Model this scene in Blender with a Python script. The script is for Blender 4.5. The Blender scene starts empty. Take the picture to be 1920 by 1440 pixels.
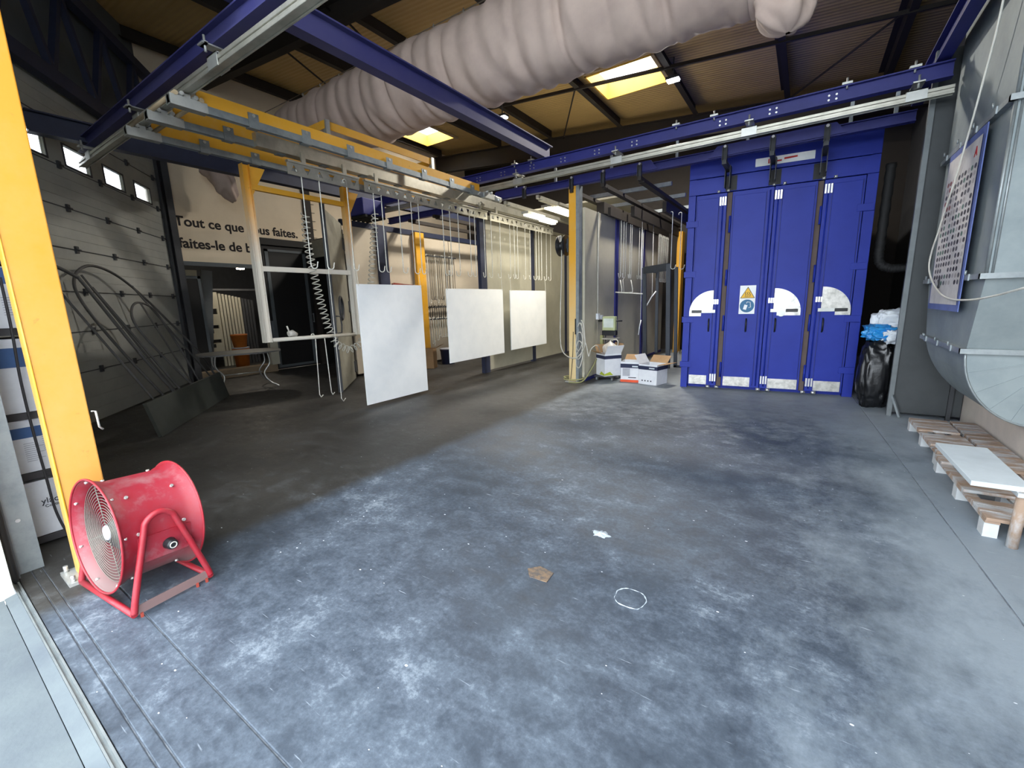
import bpy, bmesh, math, random
from mathutils import Vector, Matrix, noise as mn
random.seed(7)
S = bpy.context.scene
COL = S.collection
# ------------------------------------------------------------------ camera
FPX = 802.47
pit, rol, yaw = math.radians(10.827), math.radians(-1.627), math.radians(34.251)
CAM = Vector((0, 0, 1.6))
FW = Vector((-math.sin(yaw)*math.cos(pit), math.cos(yaw)*math.cos(pit), -math.sin(pit)))
_r = Vector((math.cos(yaw), math.sin(yaw), 0)); _u = _r.cross(FW)
RT = math.cos(rol)*_r + math.sin(rol)*_u
UP = -math.sin(rol)*_r + math.cos(rol)*_u
cd = bpy.data.cameras.new('camera'); cam = bpy.data.objects.new('camera', cd); COL.objects.link(cam)
cd.sensor_width = 36; cd.lens = FPX/1920*36; cd.clip_start = .05; cd.clip_end = 200
cam.matrix_world = Matrix(((RT.x, UP.x, -FW.x, CAM.x), (RT.y, UP.y, -FW.y, CAM.y), (RT.z, UP.z, -FW.z, CAM.z), (0, 0, 0, 1)))
S.camera = cam
# ------------------------------------------------------------------ world, exposure
W = bpy.data.worlds.new('sky'); S.world = W; W.use_nodes = True
bg = W.node_tree.nodes['Background']
bg.inputs[0].default_value = (0.86, 0.93, 1.0, 1); bg.inputs[1].default_value = 5.0
vs = S.view_settings
vs.view_transform = 'Standard'; vs.look = 'None'; vs.gamma = 1; vs.exposure = 1.0; vs.use_curve_mapping = False
S.cycles.use_denoising = True
S.cycles.max_bounces = 8; S.cycles.diffuse_bounces = 5; S.cycles.sample_clamp_indirect = 6

# ------------------------------------------------------------------ helpers
def U(x, y, X=None, Y=None, Z=None):
    d = FW*FPX + RT*(x-960) - UP*(y-720)
    if X is not None: t = (X-CAM.x)/d.x
    elif Y is not None: t = (Y-CAM.y)/d.y
    else: t = (Z-CAM.z)/d.z
    return CAM + d*t

def lin(c):
    return tuple(((v/255)/12.92 if v/255 <= .04045 else ((v/255+.055)/1.055)**2.4) for v in c) + (1,)

class NT:
    def __init__(s, name):
        s.m = bpy.data.materials.new(name); s.m.use_nodes = True
        s.t = s.m.node_tree; s.b = s.t.nodes['Principled BSDF']; s.n = s.t.nodes; s.l = s.t.links
    def add(s, typ, **k):
        n = s.n.new(typ)
        for a, v in k.items(): setattr(n, a, v)
        return n
    def link(s, a, b): s.l.new(a, b)
    def coord(s, kind='Object', scale=(1, 1, 1)):
        tc = s.add('ShaderNodeTexCoord'); mp = s.add('ShaderNodeMapping'); mp.inputs['Scale'].default_value = scale
        s.link(tc.outputs[kind], mp.inputs[0]); return mp.outputs[0]
    def pos(s, scale=(1, 1, 1)):
        g = s.add('ShaderNodeNewGeometry'); mp = s.add('ShaderNodeMapping'); mp.inputs['Scale'].default_value = scale
        s.link(g.outputs['Position'], mp.inputs[0]); return mp.outputs[0]
    def noise(s, vec, scale, detail=5, rough=.6, dist=0):
        n = s.add('ShaderNodeTexNoise'); n.inputs['Scale'].default_value = scale; n.inputs['Detail'].default_value = detail
        n.inputs['Roughness'].default_value = rough; n.inputs['Distortion'].default_value = dist
        s.link(vec, n.inputs['Vector']); return n.outputs[0]
    def ramp(s, fac, *stops):
        r = s.add('ShaderNodeValToRGB'); e = r.color_ramp.elements
        while len(e) < len(stops): e.new(.5)
        for i, (p, c) in enumerate(stops): e[i].position = p; e[i].color = c if len(c) == 4 else c+(1,)
        s.link(fac, r.inputs[0]); return r.outputs[0]
    def mix(s, fac, a, b):
        m = s.add('ShaderNodeMix', data_type='RGBA')
        for sock, v in ((m.inputs[0], fac), (m.inputs[6], a), (m.inputs[7], b)):
            if hasattr(v, 'is_linked'): s.link(v, sock)
            else: sock.default_value = v
        return m.outputs[2]
    def bump(s, h, strength=.2, dist=.01):
        b = s.add('ShaderNodeBump'); b.inputs['Strength'].default_value = strength; b.inputs['Distance'].default_value = dist
        s.link(h, b.inputs['Height']); s.link(b.outputs[0], s.b.inputs['Normal'])

def mat(name, col, rough=.6, metal=0, col2=None, nscale=6, lo=.4, hi=.7, bump=0, bscale=40, spec=None, stretch=(1, 1, 1)):
    t = NT(name); b = t.b
    b.inputs['Roughness'].default_value = rough; b.inputs['Metallic'].default_value = metal
    if spec is not None: b.inputs['Specular IOR Level'].default_value = spec
    c = lin(col)
    c2 = lin(col2) if col2 else tuple(v*.8 for v in c[:3])+(1,)
    v = t.pos(stretch)
    f = t.noise(v, nscale, 6, .65)
    t.link(t.ramp(f, (lo, c), (hi, c2)), b.inputs['Base Color'])
    if bump: t.bump(t.noise(v, bscale, 4), bump, .004)
    return t.m

M = {}
M['blue'] = mat('blue paint', (44, 48, 118), .5, 0, (34, 38, 104), 2.5, spec=.35)
M['blueoven'] = mat('blue oven paint', (29, 49, 152), .5, 0, (24, 42, 140), 1.6, spec=.3)
M['bluedark'] = mat('blue oven groove', (20, 26, 86), .6)
M['bluedust'] = mat('dusty blue paint', (60, 60, 104), .6, 0, (40, 42, 98), 1.2)
M['navy'] = mat('dark blue steel', (44, 50, 74), .6)
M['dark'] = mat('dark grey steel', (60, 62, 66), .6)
M['gate'] = mat('raw gate steel', (84, 84, 84), .55)
M['darkbrown'] = mat('dark brown steel', (44, 38, 33), .7)
M['black'] = mat('black', (16, 16, 17), .6)
M['rubber'] = mat('black rubber', (22, 22, 23), .75)
M['galv'] = mat('galvanised steel', (150, 157, 159), .45, .5, (128, 136, 140), 9)
M['galvduct'] = mat('duct sheet', (138, 148, 150), .55, .3, (118, 129, 133), 2.2)
M['alu'] = mat('aluminium rail', (186, 184, 172), .38, .6, (160, 158, 146), 5)
M['zinc'] = mat('zinc bracket', (190, 192, 188), .4, .6)
M['bolt'] = mat('bolt zinc', (215, 215, 212), .3, .7)
M['white'] = mat('white powder coat', (236, 238, 238), .45, 0, (228, 231, 232), 3)
M['hook'] = mat('hook powder coat', (222, 222, 214), .5, 0, (200, 198, 188), 30)
M['hookdark'] = mat('hook steel', (120, 116, 108), .5, .3)
M['greypanel'] = mat('grey sheet', (92, 98, 102), .6, 0, (80, 86, 90), 2)
M['cream'] = mat('cream wall', (232, 216, 190), .8, 0, (222, 206, 180), 1.2)
M['creamright'] = mat('render wall', (206, 196, 186), .85, 0, (190, 182, 174), 3, bump=.3)
M['chamber'] = mat('booth wall sheet', (178, 174, 156), .6, 0, (160, 156, 140), 1.3)
M['beige'] = mat('cabin sheet', (196, 184, 164), .7, 0, (184, 172, 152), 1.2)
M['doorsheet'] = mat('sectional door sheet', (172, 174, 168), .6, 0, (156, 158, 154), 1.5)
M['leaf'] = mat('cabin leaf sheet', (156, 154, 140), .6, 0, (132, 130, 118), 2.2)
M['joint'] = mat('joint filler', (92, 98, 106), .9, 0, (150, 158, 166), 9)
M['lowsheet'] = mat('dull green sheet', (62, 66, 62), .7)
M['scrap'] = mat('dirty cardboard', (118, 98, 78), .9, 0, (84, 78, 74), 28, .42, .6)
M['lump'] = mat('loose powder', (168, 178, 186), .9)
M['partition'] = mat('dark partition sheet', (60, 64, 66), .6, 0, (50, 54, 56), 2)
M['partedge'] = mat('partition post', (104, 110, 112), .5, .2)
M['roof'] = None
M['sock'] = mat('duct cloth', (200, 180, 168), .85, 0, (184, 164, 154), 2.5, bump=.4, bscale=7)
M['kick'] = mat('brushed steel', (206, 204, 198), .35, .55, (160, 158, 152), 14)
M['card'] = mat('cardboard', (176, 142, 104), .85, 0, (160, 128, 92), 5)
M['boxwhite'] = mat('box white', (222, 224, 228), .7, 0, (208, 210, 216), 5)
M['boxnavy'] = mat('box navy', (34, 40, 70), .7)
M['boxblue'] = mat('box blue', (60, 92, 140), .7)
M['boxorange'] = mat('box orange', (226, 86, 48), .7)
M['boxlime'] = mat('box lime', (176, 190, 60), .7)
M['ink'] = mat('printed ink', (60, 62, 70), .8)
M['inkgrey'] = mat('pale ink', (168, 170, 178), .8)
M['letter'] = mat('wall lettering', (40, 34, 34), .8)
M['red'] = mat('red letter', (190, 40, 36), .7)
M['signyellow'] = mat('sign yellow', (240, 190, 60), .6)
M['signblue'] = mat('sign blue', (52, 110, 150), .6)
M['bluefilm'] = mat('blue film', (30, 120, 190), .3, 0, (60, 160, 220), 6)
M['whitefilm'] = mat('white film', (210, 216, 222), .35, 0, (190, 198, 206), 6)
M['bag'] = mat('bin bag', (20, 21, 24), .3, 0, (14, 14, 16), 6, bump=1.0, bscale=14)
M['hosegrey'] = mat('grey hose', (196, 194, 184), .5)
M['cable'] = mat('black cable', (38, 36, 38), .6)
M['cablewhite'] = mat('white cable', (226, 224, 214), .5)
M['pallet'] = mat('pallet board', (148, 126, 108), .85, 0, (176, 178, 180), 3.5, .45, .62, stretch=(1, 4, 1))
M['palletblock'] = mat('pallet block', (186, 190, 192), .85)
M['dustboard'] = mat('dusty board', (190, 200, 206), .8, 0, (176, 186, 192), 3)
M['tabletop'] = mat('table top', (96, 96, 94), .6)
M['chrome'] = mat('chrome', (170, 170, 166), .3, .7)
M['orange'] = mat('orange plastic', (186, 104, 34), .6)
M['machine'] = mat('machine green grey', (176, 184, 140), .5)
M['screen'] = mat('machine label', (206, 214, 206), .4)
M['timber'] = mat('timber', (178, 160, 130), .8, 0, (160, 142, 112), 4)
M['plinth'] = mat('plinth', (150, 132, 108), .85)
M['shelfboard'] = mat('shelf board', (60, 58, 60), .7)
M['plaster'] = mat('outside render', (214, 214, 200), .85, 0, (196, 198, 186), 4, bump=.3)
M['rope'] = mat('wire', (150, 142, 130), .6)
M['rust'] = mat('rusty gap', (98, 84, 78), .8)
M['plasticbag'] = mat('plastic bag', (206, 202, 194), .4, 0, (176, 170, 160), 20)
M['hosegreen'] = mat('olive hose', (150, 150, 100), .6)
M['handle'] = mat('black handle', (24, 26, 30), .4)
M['redwood'] = mat('red metal', (150, 60, 46), .7)
M['framegrey'] = mat('anthracite powder coat', (58, 64, 72), .5)
M['dotA'] = mat('swatch red', (150, 92, 92), .7)
M['dotB'] = mat('swatch grey', (96, 96, 104), .7)
M['dotC'] = mat('swatch green', (96, 124, 116), .7)
M['dotD'] = mat('swatch dark', (58, 58, 66), .7)
M['dotE'] = mat('swatch pale', (176, 172, 174), .7)
M['posterwhite'] = mat('poster paper', (206, 204, 204), .6)
M['posterblue'] = mat('poster backing', (92, 108, 168), .6)

def emit(name, col, strength):
    t = NT(name); t.b.inputs['Base Color'].default_value = lin(col)
    t.b.inputs['Emission Color'].default_value = lin(col); t.b.inputs['Emission Strength'].default_value = strength
    return t.m
M['tube'] = emit('fluorescent tube', (255, 244, 214), 4)
M['led'] = emit('led face', (244, 248, 255), 40)
M['bulb'] = emit('bulb', (255, 240, 214), 25)

# yellow steel with powder overspray that settles on the lower part
def yellow(name, z0, z1, pale=(216, 206, 184), amount=1.0, base=(226, 166, 46)):
    t = NT(name); b = t.b; b.inputs['Roughness'].default_value = .5
    g = t.add('ShaderNodeNewGeometry'); sp = t.add('ShaderNodeSeparateXYZ'); t.link(g.outputs['Position'], sp.inputs[0])
    mr = t.add('ShaderNodeMapRange'); mr.inputs[1].default_value = z0; mr.inputs[2].default_value = z1
    mr.inputs[3].default_value = amount; mr.inputs[4].default_value = 0
    t.link(sp.outputs[2], mr.inputs[0])
    n = t.noise(g.outputs['Position'], 6, 6, .7)
    ma = t.add('ShaderNodeMath', operation='MULTIPLY_ADD'); t.link(n, ma.inputs[0]); ma.inputs[1].default_value = .5
    ad = t.add('ShaderNodeMath', operation='ADD'); t.link(mr.outputs[0], ad.inputs[0]); ad.inputs[1].default_value = -.25
    t.link(ad.outputs[0], ma.inputs[2]); ma.use_clamp = True
    c = t.mix(ma.outputs[0], lin(base), lin(pale))
    n2 = t.noise(g.outputs['Position'], 26, 3, .7)
    dirt = t.ramp(n2, (.30, (1, 1, 1)), (.24, (1, 1, 1)))
    d2 = t.ramp(t.noise(g.outputs['Position'], 11, 4, .7), (.66, (0, 0, 0)), (.76, (.55, .55, .55)))
    c = t.mix(d2, c, lin((120, 92, 50)))
    t.link(c, b.inputs['Base Color']); return t.m
M['yellow'] = yellow('yellow paint', -3, -2)
M['yellowpost'] = yellow('yellow post paint', -1.5, 2.6, (190, 164, 108), .8, (204, 138, 32))
M['yellowcol'] = yellow('yellow column paint', .6, 2.4, (214, 190, 140), 1.1)
M['yellowframe'] = yellow('yellow frame overspray', 2.0, 3.3, (214, 208, 196), 1.2)

# dusty red fan paint
t = NT('red fan paint'); g = t.pos()
f = t.noise(g, 5, 6, .7)
c = t.ramp(f, (.36, lin((138, 16, 32))), (.52, lin((134, 34, 48))), (.70, lin((136, 86, 90))))
gn = t.add('ShaderNodeNewGeometry'); sp = t.add('ShaderNodeSeparateXYZ'); t.link(gn.outputs['Position'], sp.inputs[0])
mr = t.add('ShaderNodeMapRange'); mr.inputs[1].default_value = .27; mr.inputs[2].default_value = .1; mr.inputs[3].default_value = 0; mr.inputs[4].default_value = .95
t.link(sp.outputs[2], mr.inputs[0])
t.link(t.mix(mr.outputs[0], c, lin((118, 98, 96))), t.b.inputs['Base Color']); t.b.inputs['Roughness'].default_value = .5
M['fanred'] = t.m
M['fantube'] = mat('red tube paint', (150, 26, 40), .45, 0, (138, 48, 56), 12)

# roof sheet, fine ribs across
t = NT('roof sheet'); v = t.pos((1, 1, 1))
w = t.add('ShaderNodeTexWave', bands_direction='Y'); w.inputs['Scale'].default_value = 3.2; w.inputs['Distortion'].default_value = 0
t.link(v, w.inputs['Vector'])
t.link(t.ramp(t.noise(v, .8, 4), (.3, lin((196, 166, 108))), (.7, lin((180, 152, 98)))), t.b.inputs['Base Color'])
t.bump(w.outputs[0], .35, .03); t.b.inputs['Roughness'].default_value = .6
M['roof'] = t.m

# workshop floor: dusty concrete, darker left of the crane columns, paler to the right
def floor_mat():
    t = NT('workshop floor'); P = t.pos()
    n1 = t.noise(P, .8, 6, .6, .15); n2 = t.noise(t.pos((1.0, 1.35, 1)), 4.2, 9, .74, .2); n3 = t.noise(P, 34, 6, .75)
    add = t.add('ShaderNodeMath', operation='MULTIPLY_ADD'); t.link(n2, add.inputs[0]); add.inputs[1].default_value = 1.25; t.link(n1, add.inputs[2])
    add2 = t.add('ShaderNodeMath', operation='MULTIPLY_ADD'); t.link(n3, add2.inputs[0]); add2.inputs[1].default_value = .7; t.link(add.outputs[0], add2.inputs[2])
    lane = t.ramp(add2.outputs[0], (.86, lin((46, 54, 64))), (1.02, lin((62, 71, 82))), (1.16, lin((82, 92, 104))), (1.34, lin((126, 137, 147))))
    lane.node.color_ramp.elements[0].position = .0
    # ramp works on 0..1, so rescale
    mr = t.add('ShaderNodeMapRange'); mr.inputs[1].default_value = 1.13; mr.inputs[2].default_value = 1.86
    t.link(add2.outputs[0], mr.inputs[0])
    r = lane.node; t.l.remove(r.inputs[0].links[0]); t.link(mr.outputs[0], r.inputs[0])
    e = r.color_ramp.elements
    for i, p in enumerate((.0, .36, .66, 1.0)): e[i].position = p
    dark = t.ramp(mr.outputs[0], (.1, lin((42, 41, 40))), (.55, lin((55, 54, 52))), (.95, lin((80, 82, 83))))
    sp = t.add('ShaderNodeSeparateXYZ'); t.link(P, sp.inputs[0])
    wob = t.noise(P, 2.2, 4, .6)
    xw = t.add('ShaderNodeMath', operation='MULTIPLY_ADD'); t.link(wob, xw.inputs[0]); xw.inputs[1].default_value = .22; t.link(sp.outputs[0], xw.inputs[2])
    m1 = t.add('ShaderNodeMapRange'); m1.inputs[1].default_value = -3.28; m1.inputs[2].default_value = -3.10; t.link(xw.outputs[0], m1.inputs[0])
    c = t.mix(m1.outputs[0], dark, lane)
    # powder fallout along the right wall
    wob2 = t.noise(t.pos((1, .6, 1)), 1.5, 8, .72)
    xw2 = t.add('ShaderNodeMath', operation='MULTIPLY_ADD'); t.link(wob2, xw2.inputs[0]); xw2.inputs[1].default_value = 3.4; t.link(sp.outputs[0], xw2.inputs[2])
    m2 = t.add('ShaderNodeMapRange'); m2.inputs[1].default_value = 1.75; m2.inputs[2].default_value = 2.75; m2.inputs[4].default_value = .75; t.link(xw2.outputs[0], m2.inputs[0])
    yw2 = t.add('ShaderNodeMath', operation='MULTIPLY_ADD'); t.link(n2, yw2.inputs[0]); yw2.inputs[1].default_value = 5.0; t.link(sp.outputs[1], yw2.inputs[2])
    m3 = t.add('ShaderNodeMapRange'); m3.inputs[1].default_value = 7.8; m3.inputs[2].default_value = 10.6; m3.inputs[4].default_value = .9; t.link(yw2.outputs[0], m3.inputs[0])
    m3b = t.add('ShaderNodeMath', operation='MULTIPLY'); t.link(m3.outputs[0], m3b.inputs[0]); t.link(m1.outputs[0], m3b.inputs[1])
    c = t.mix(m3b.outputs[0], c, lin((150, 157, 160)))  # powder before the oven, lightened to offset the weak daylight that far in
    c = t.mix(m2.outputs[0], c, lin((138, 149, 158)))
    # paint specks
    vo = t.add('ShaderNodeTexVoronoi'); vo.inputs['Scale'].default_value = 9; t.link(t.pos((1, 1.6, 1)), vo.inputs['Vector'])
    sn = t.noise(P, 3.1, 2)
    thr = t.add('ShaderNodeMath', operation='MULTIPLY_ADD'); t.link(sn, thr.inputs[0]); thr.inputs[1].default_value = .22; thr.inputs[2].default_value = -.075
    lt = t.add('ShaderNodeMath', operation='LESS_THAN'); t.link(vo.outputs['Distance'], lt.inputs[0]); t.link(thr.outputs[0], lt.inputs[1])
    lt2 = t.add('ShaderNodeMath', operation='MULTIPLY'); t.link(lt.outputs[0], lt2.inputs[0]); lt2.inputs[1].default_value = .7
    c = t.mix(lt2.outputs[0], c, lin((214, 220, 226)))
    # scratches
    wv = t.noise(t.pos((1.2, 14, 1)), 5, 3, .5, .3)
    sc = t.ramp(wv, (.70, (0, 0, 0)), (.78, (.5, .5, .5)))
    c = t.mix(sc, c, lin((176, 186, 196)))
    t.link(c, t.b.inputs['Base Color'])
    rr = t.ramp(n2, (.3, (.42, .42, .42)), (.7, (.7, .7, .7))); t.link(rr, t.b.inputs['Roughness'])
    t.bump(add2.outputs[0], .25, .006)
    return t.m
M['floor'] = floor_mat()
M['apron'] = mat('outside concrete', (104, 113, 116), .9, 0, (82, 90, 98), 1.6, .35, .7, bump=.4, bscale=30)

# glass
t = NT('skylight pane'); b = t.b; b.inputs['Base Color'].default_value = (1, 1, 1, 1); b.inputs['Roughness'].default_value = .6
b.inputs['Transmission Weight'].default_value = 1; b.inputs['IOR'].default_value = 1.05; M['pane'] = t.m
t = NT('porthole glass'); b = t.b; b.inputs['Base Color'].default_value = lin((70, 78, 86)); b.inputs['Roughness'].default_value = .1; M['porthole'] = t.m
M['curb'] = mat('skylight curb', (236, 190, 84), .7, 0, (226, 180, 78), 2)

# ------------------------------------------------------------------ mesh builder
ROOTINV = {}
class MB:
    def __init__(s): s.v = []; s.f = []; s.sm = []
    def face(s, idx, sm=False): s.f.append(tuple(idx)); s.sm.append(sm)
    def pts(s, P): i = len(s.v); s.v += [Vector(p) for p in P]; return i
    def box(s, x0, x1, y0, y1, z0, z1):
        i = s.pts([(x0, y0, z0), (x1, y0, z0), (x1, y1, z0), (x0, y1, z0), (x0, y0, z1), (x1, y0, z1), (x1, y1, z1), (x0, y1, z1)])
        for q in ((0, 3, 2, 1), (4, 5, 6, 7), (0, 1, 5, 4), (1, 2, 6, 5), (2, 3, 7, 6), (3, 0, 4, 7)): s.face([i+k for k in q])
        return s
    def bar(s, p0, p1, w, h, upv=(0, 0, 1)):
        p0 = Vector(p0); p1 = Vector(p1); d = (p1-p0).normalized(); up = Vector(upv)
        a = d.cross(up)
        if a.length < 1e-4: a = d.cross(Vector((1, 0, 0)))
        a.normalize(); c = a.cross(d).normalized()
        P = []
        for p in (p0, p1):
            for sa, sc in ((-1, -1), (1, -1), (1, 1), (-1, 1)): P.append(p + a*sa*w/2 + c*sc*h/2)
        i = s.pts(P)
        for q in ((0, 1, 2, 3), (7, 6, 5, 4), (0, 4, 5, 1), (1, 5, 6, 2), (2, 6, 7, 3), (3, 7, 4, 0)): s.face([i+k for k in q])
        return s
    def tube(s, P, r, n=8, closed=False):
        P = [Vector(p) for p in P]; m = len(P)
        rings = []; prev = None
        for k in range(m):
            if closed: d = (P[(k+1) % m]-P[k-1])
            else: d = P[min(k+1, m-1)]-P[max(k-1, 0)]
            d.normalize()
            if prev is None:
                a = d.orthogonal().normalized()
            else:
                a = prev - d*prev.dot(d)
                a = a.normalized() if a.length > 1e-6 else d.orthogonal().normalized()
            prev = a; b = d.cross(a)
            rr = r[k] if isinstance(r, (list, tuple)) else r
            rings.append(s.pts([P[k]+(a*math.cos(2*math.pi*j/n)+b*math.sin(2*math.pi*j/n))*rr for j in range(n)]))
        for k in range(m if closed else m-1):
            A = rings[k]; B = rings[(k+1) % m]
            for j in range(n): s.face((A+j, A+(j+1) % n, B+(j+1) % n, B+j), True)
        if not closed:
            s.face([rings[0]+j for j in range(n)][::-1]); s.face([rings[-1]+j for j in range(n)])
        return s
    def cyl(s, p0, p1, r, n=12): return s.tube([p0, p1], r, n)
    def lathe(s, prof, o, ax, n=32, closed=False):
        o = Vector(o); ax = Vector(ax).normalized(); a = ax.orthogonal().normalized(); b = ax.cross(a)
        rings = [s.pts([o+ax*h+(a*math.cos(2*math.pi*j/n)+b*math.sin(2*math.pi*j/n))*r for j in range(n)]) for r, h in prof]
        for k in range(len(rings)-(0 if closed else 1)):
            A = rings[k]; B = rings[(k+1) % len(rings)]
            for j in range(n): s.face((A+j, A+(j+1) % n, B+(j+1) % n, B+j), True)
        return s
    def prism(s, poly, fn, d0, d1):
        n = len(poly); i = s.pts([fn(a, b, d0) for a, b in poly]+[fn(a, b, d1) for a, b in poly])
        s.face(range(i, i+n)); s.face(range(i+2*n-1, i+n-1, -1))
        for k in range(n): s.face((i+k, i+n+k, i+n+(k+1) % n, i+(k+1) % n))
        return s
    def disc(s, c, ax, r, h=.004, n=10):
        c = Vector(c); return s.cyl(c, c+Vector(ax)*h, r, n)
    def grid(s, fn, nu, nv, closev=False, sm=True):
        i = s.pts([fn(a/nu, b/(nv if closev else nv)) for a in range(nu+1) for b in range(nv if closev else nv+1)])
        w = nv if closev else nv+1
        for a in range(nu):
            for b in range(nv):
                s.face((i+a*w+b, i+a*w+(b+1) % w, i+(a+1)*w+(b+1) % w, i+(a+1)*w+b), sm)
        return s
    def mesh(s, name, mt, inv=None):
        me = bpy.data.meshes.new(name)
        me.from_pydata([tuple(inv @ v) if inv else tuple(v) for v in s.v], [], s.f)
        me.polygons.foreach_set('use_smooth', s.sm)
        me.materials.append(M[mt] if isinstance(mt, str) else mt); me.update()
        bm = bmesh.new(); bm.from_mesh(me); bmesh.ops.recalc_face_normals(bm, faces=bm.faces); bm.to_mesh(me); bm.free()
        return me
    def build(s, name, mt, parent=None, bevel=0, kind=None, label=None):
        if parent is None:
            lo = [min(v[k] for v in s.v) for k in range(3)]; hi = [max(v[k] for v in s.v) for k in range(3)]
            loc = Vector(((lo[0]+hi[0])/2, (lo[1]+hi[1])/2, lo[2])); inv = Matrix.Translation(-loc)
        else: inv = ROOTINV[parent]
        o = bpy.data.objects.new(name, s.mesh(name, mt, inv)); COL.objects.link(o)
        if parent is None: o.location = loc
        else: o.parent = parent
        ROOTINV[o] = inv
        if bevel:
            b = o.modifiers.new('bevel', 'BEVEL'); b.width = bevel; b.segments = 2; b.limit_method = 'ANGLE'
        if kind: o['kind'] = kind
        if label: o['label'] = label
        return o

def thing(name, label, cat, loc=(0, 0, 0), rz=0, group=None):
    o = bpy.data.objects.new(name, None); COL.objects.link(o); o.empty_display_size = .1
    o.location = loc; o.rotation_euler = (0, 0, rz); o['label'] = label; o['category'] = cat
    if group: o['group'] = group
    ROOTINV[o] = (Matrix.Translation(Vector(loc)) @ Matrix.Rotation(rz, 4, 'Z')).inverted()
    return o
def tag(o, label, cat, group=None):
    o['label'] = label; o['category'] = cat
    if group: o['group'] = group
    return o
def struct(o): o['kind'] = 'structure'; return o
def sroot(name, loc=(0, 0, 0)):
    o = bpy.data.objects.new(name, None); COL.objects.link(o); o.location = loc; o.empty_display_size = .1; o['kind'] = 'structure'
    ROOTINV[o] = Matrix.Translation(Vector(loc)).inverted(); return o
def share(src, name, parent, loc):
    o = bpy.data.objects.new(name, src.data); COL.objects.link(o); o.parent = parent; o.location = loc
    for m in src.modifiers:
        k = o.modifiers.new(m.name, m.type)
        if m.type == 'BEVEL': k.width = m.width; k.segments = m.segments; k.limit_method = m.limit_method
    return o
def dup(root, loc, rz=0, label=None):
    r = root.copy(); COL.objects.link(r); r.location = loc; r.rotation_euler = (0, 0, rz)
    if label: r['label'] = label
    for ch in root.children:
        c = ch.copy(); COL.objects.link(c); c.parent = r
        for g in ch.children:
            d = g.copy(); COL.objects.link(d); d.parent = c
    return r
def text(name, body, mt, parent, o, ux, uy, width=None, size=.1, embolden=0, depth=.002):
    cu = bpy.data.curves.new(name, 'FONT'); cu.body = body; cu.size = size; cu.extrude = depth; cu.offset = embolden
    tmp = bpy.data.objects.new(name, cu); COL.objects.link(tmp)
    me = bpy.data.meshes.new_from_object(tmp.evaluated_get(bpy.context.evaluated_depsgraph_get()))
    bpy.data.objects.remove(tmp); bpy.data.curves.remove(cu)
    ux = Vector(ux).normalized(); uy = Vector(uy).normalized(); uz = ux.cross(uy)
    xs = [v.co.x for v in me.vertices]; x0, x1 = min(xs), max(xs); k = (width/(x1-x0)) if width else 1
    inv = ROOTINV[parent] if parent else Matrix.Identity(4)
    for v in me.vertices:
        p = Vector(o)+ux*(v.co.x-x0)*k+uy*v.co.y*k+uz*(v.co.z+depth); v.co = inv @ p
    me.materials.clear(); me.materials.append(M[mt])
    ob = bpy.data.objects.new(name, me); COL.objects.link(ob)
    if parent: ob.parent = parent; ROOTINV[ob] = inv
    return ob
def ibeam(mb, axis, a0, a1, c, zb, h, w, tf=.014, tw=.01):
    """I section along X or Y; c = centre on the other axis, zb = bottom"""
    def bx(u0, u1, v0, v1, z0, z1):
        if axis == 'X': mb.box(u0, u1, v0, v1, z0, z1)
        else: mb.box(v0, v1, u0, u1, z0, z1)
    bx(a0, a1, c-w/2, c+w/2, zb, zb+tf); bx(a0, a1, c-w/2, c+w/2, zb+h-tf, zb+h); bx(a0, a1, c-tw/2, c+tw/2, zb+tf, zb+h-tf)
    return mb

# ================================================================== THE SETTING
# ---- floor
fb = MB().box(-16, 1.72, .24, 15, -.12, -.008).build('floor', 'joint'); struct(fb)
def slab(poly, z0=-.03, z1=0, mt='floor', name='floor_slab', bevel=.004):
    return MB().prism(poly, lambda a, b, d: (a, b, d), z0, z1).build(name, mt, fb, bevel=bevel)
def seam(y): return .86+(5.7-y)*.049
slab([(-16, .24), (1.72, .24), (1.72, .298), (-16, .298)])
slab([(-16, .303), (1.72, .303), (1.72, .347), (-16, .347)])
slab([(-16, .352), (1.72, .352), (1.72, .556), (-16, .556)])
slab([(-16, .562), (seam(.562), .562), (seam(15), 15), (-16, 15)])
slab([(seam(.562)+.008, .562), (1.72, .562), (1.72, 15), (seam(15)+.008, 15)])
ap = MB().box(-30, 30, -30, .155, -.14, -.012).build('floor', 'apron'); struct(ap)
MB().prism([(.158, -.1), (.206, -.1), (.206, .004), (.158, -.008)], lambda a, b, d: (d, a, b), -3.7, 1.72).build('kerb_edge', 'apron', ap)
th = MB(); th.box(-3.95, 1.7, .207, .214, -.05, .006); th.box(-3.95, 1.7, .228, .236, -.05, .005); th.box(-3.95, 1.7, .21, .232, -.05, -.006)
struct(th.build('trim_1', 'galv'))

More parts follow.
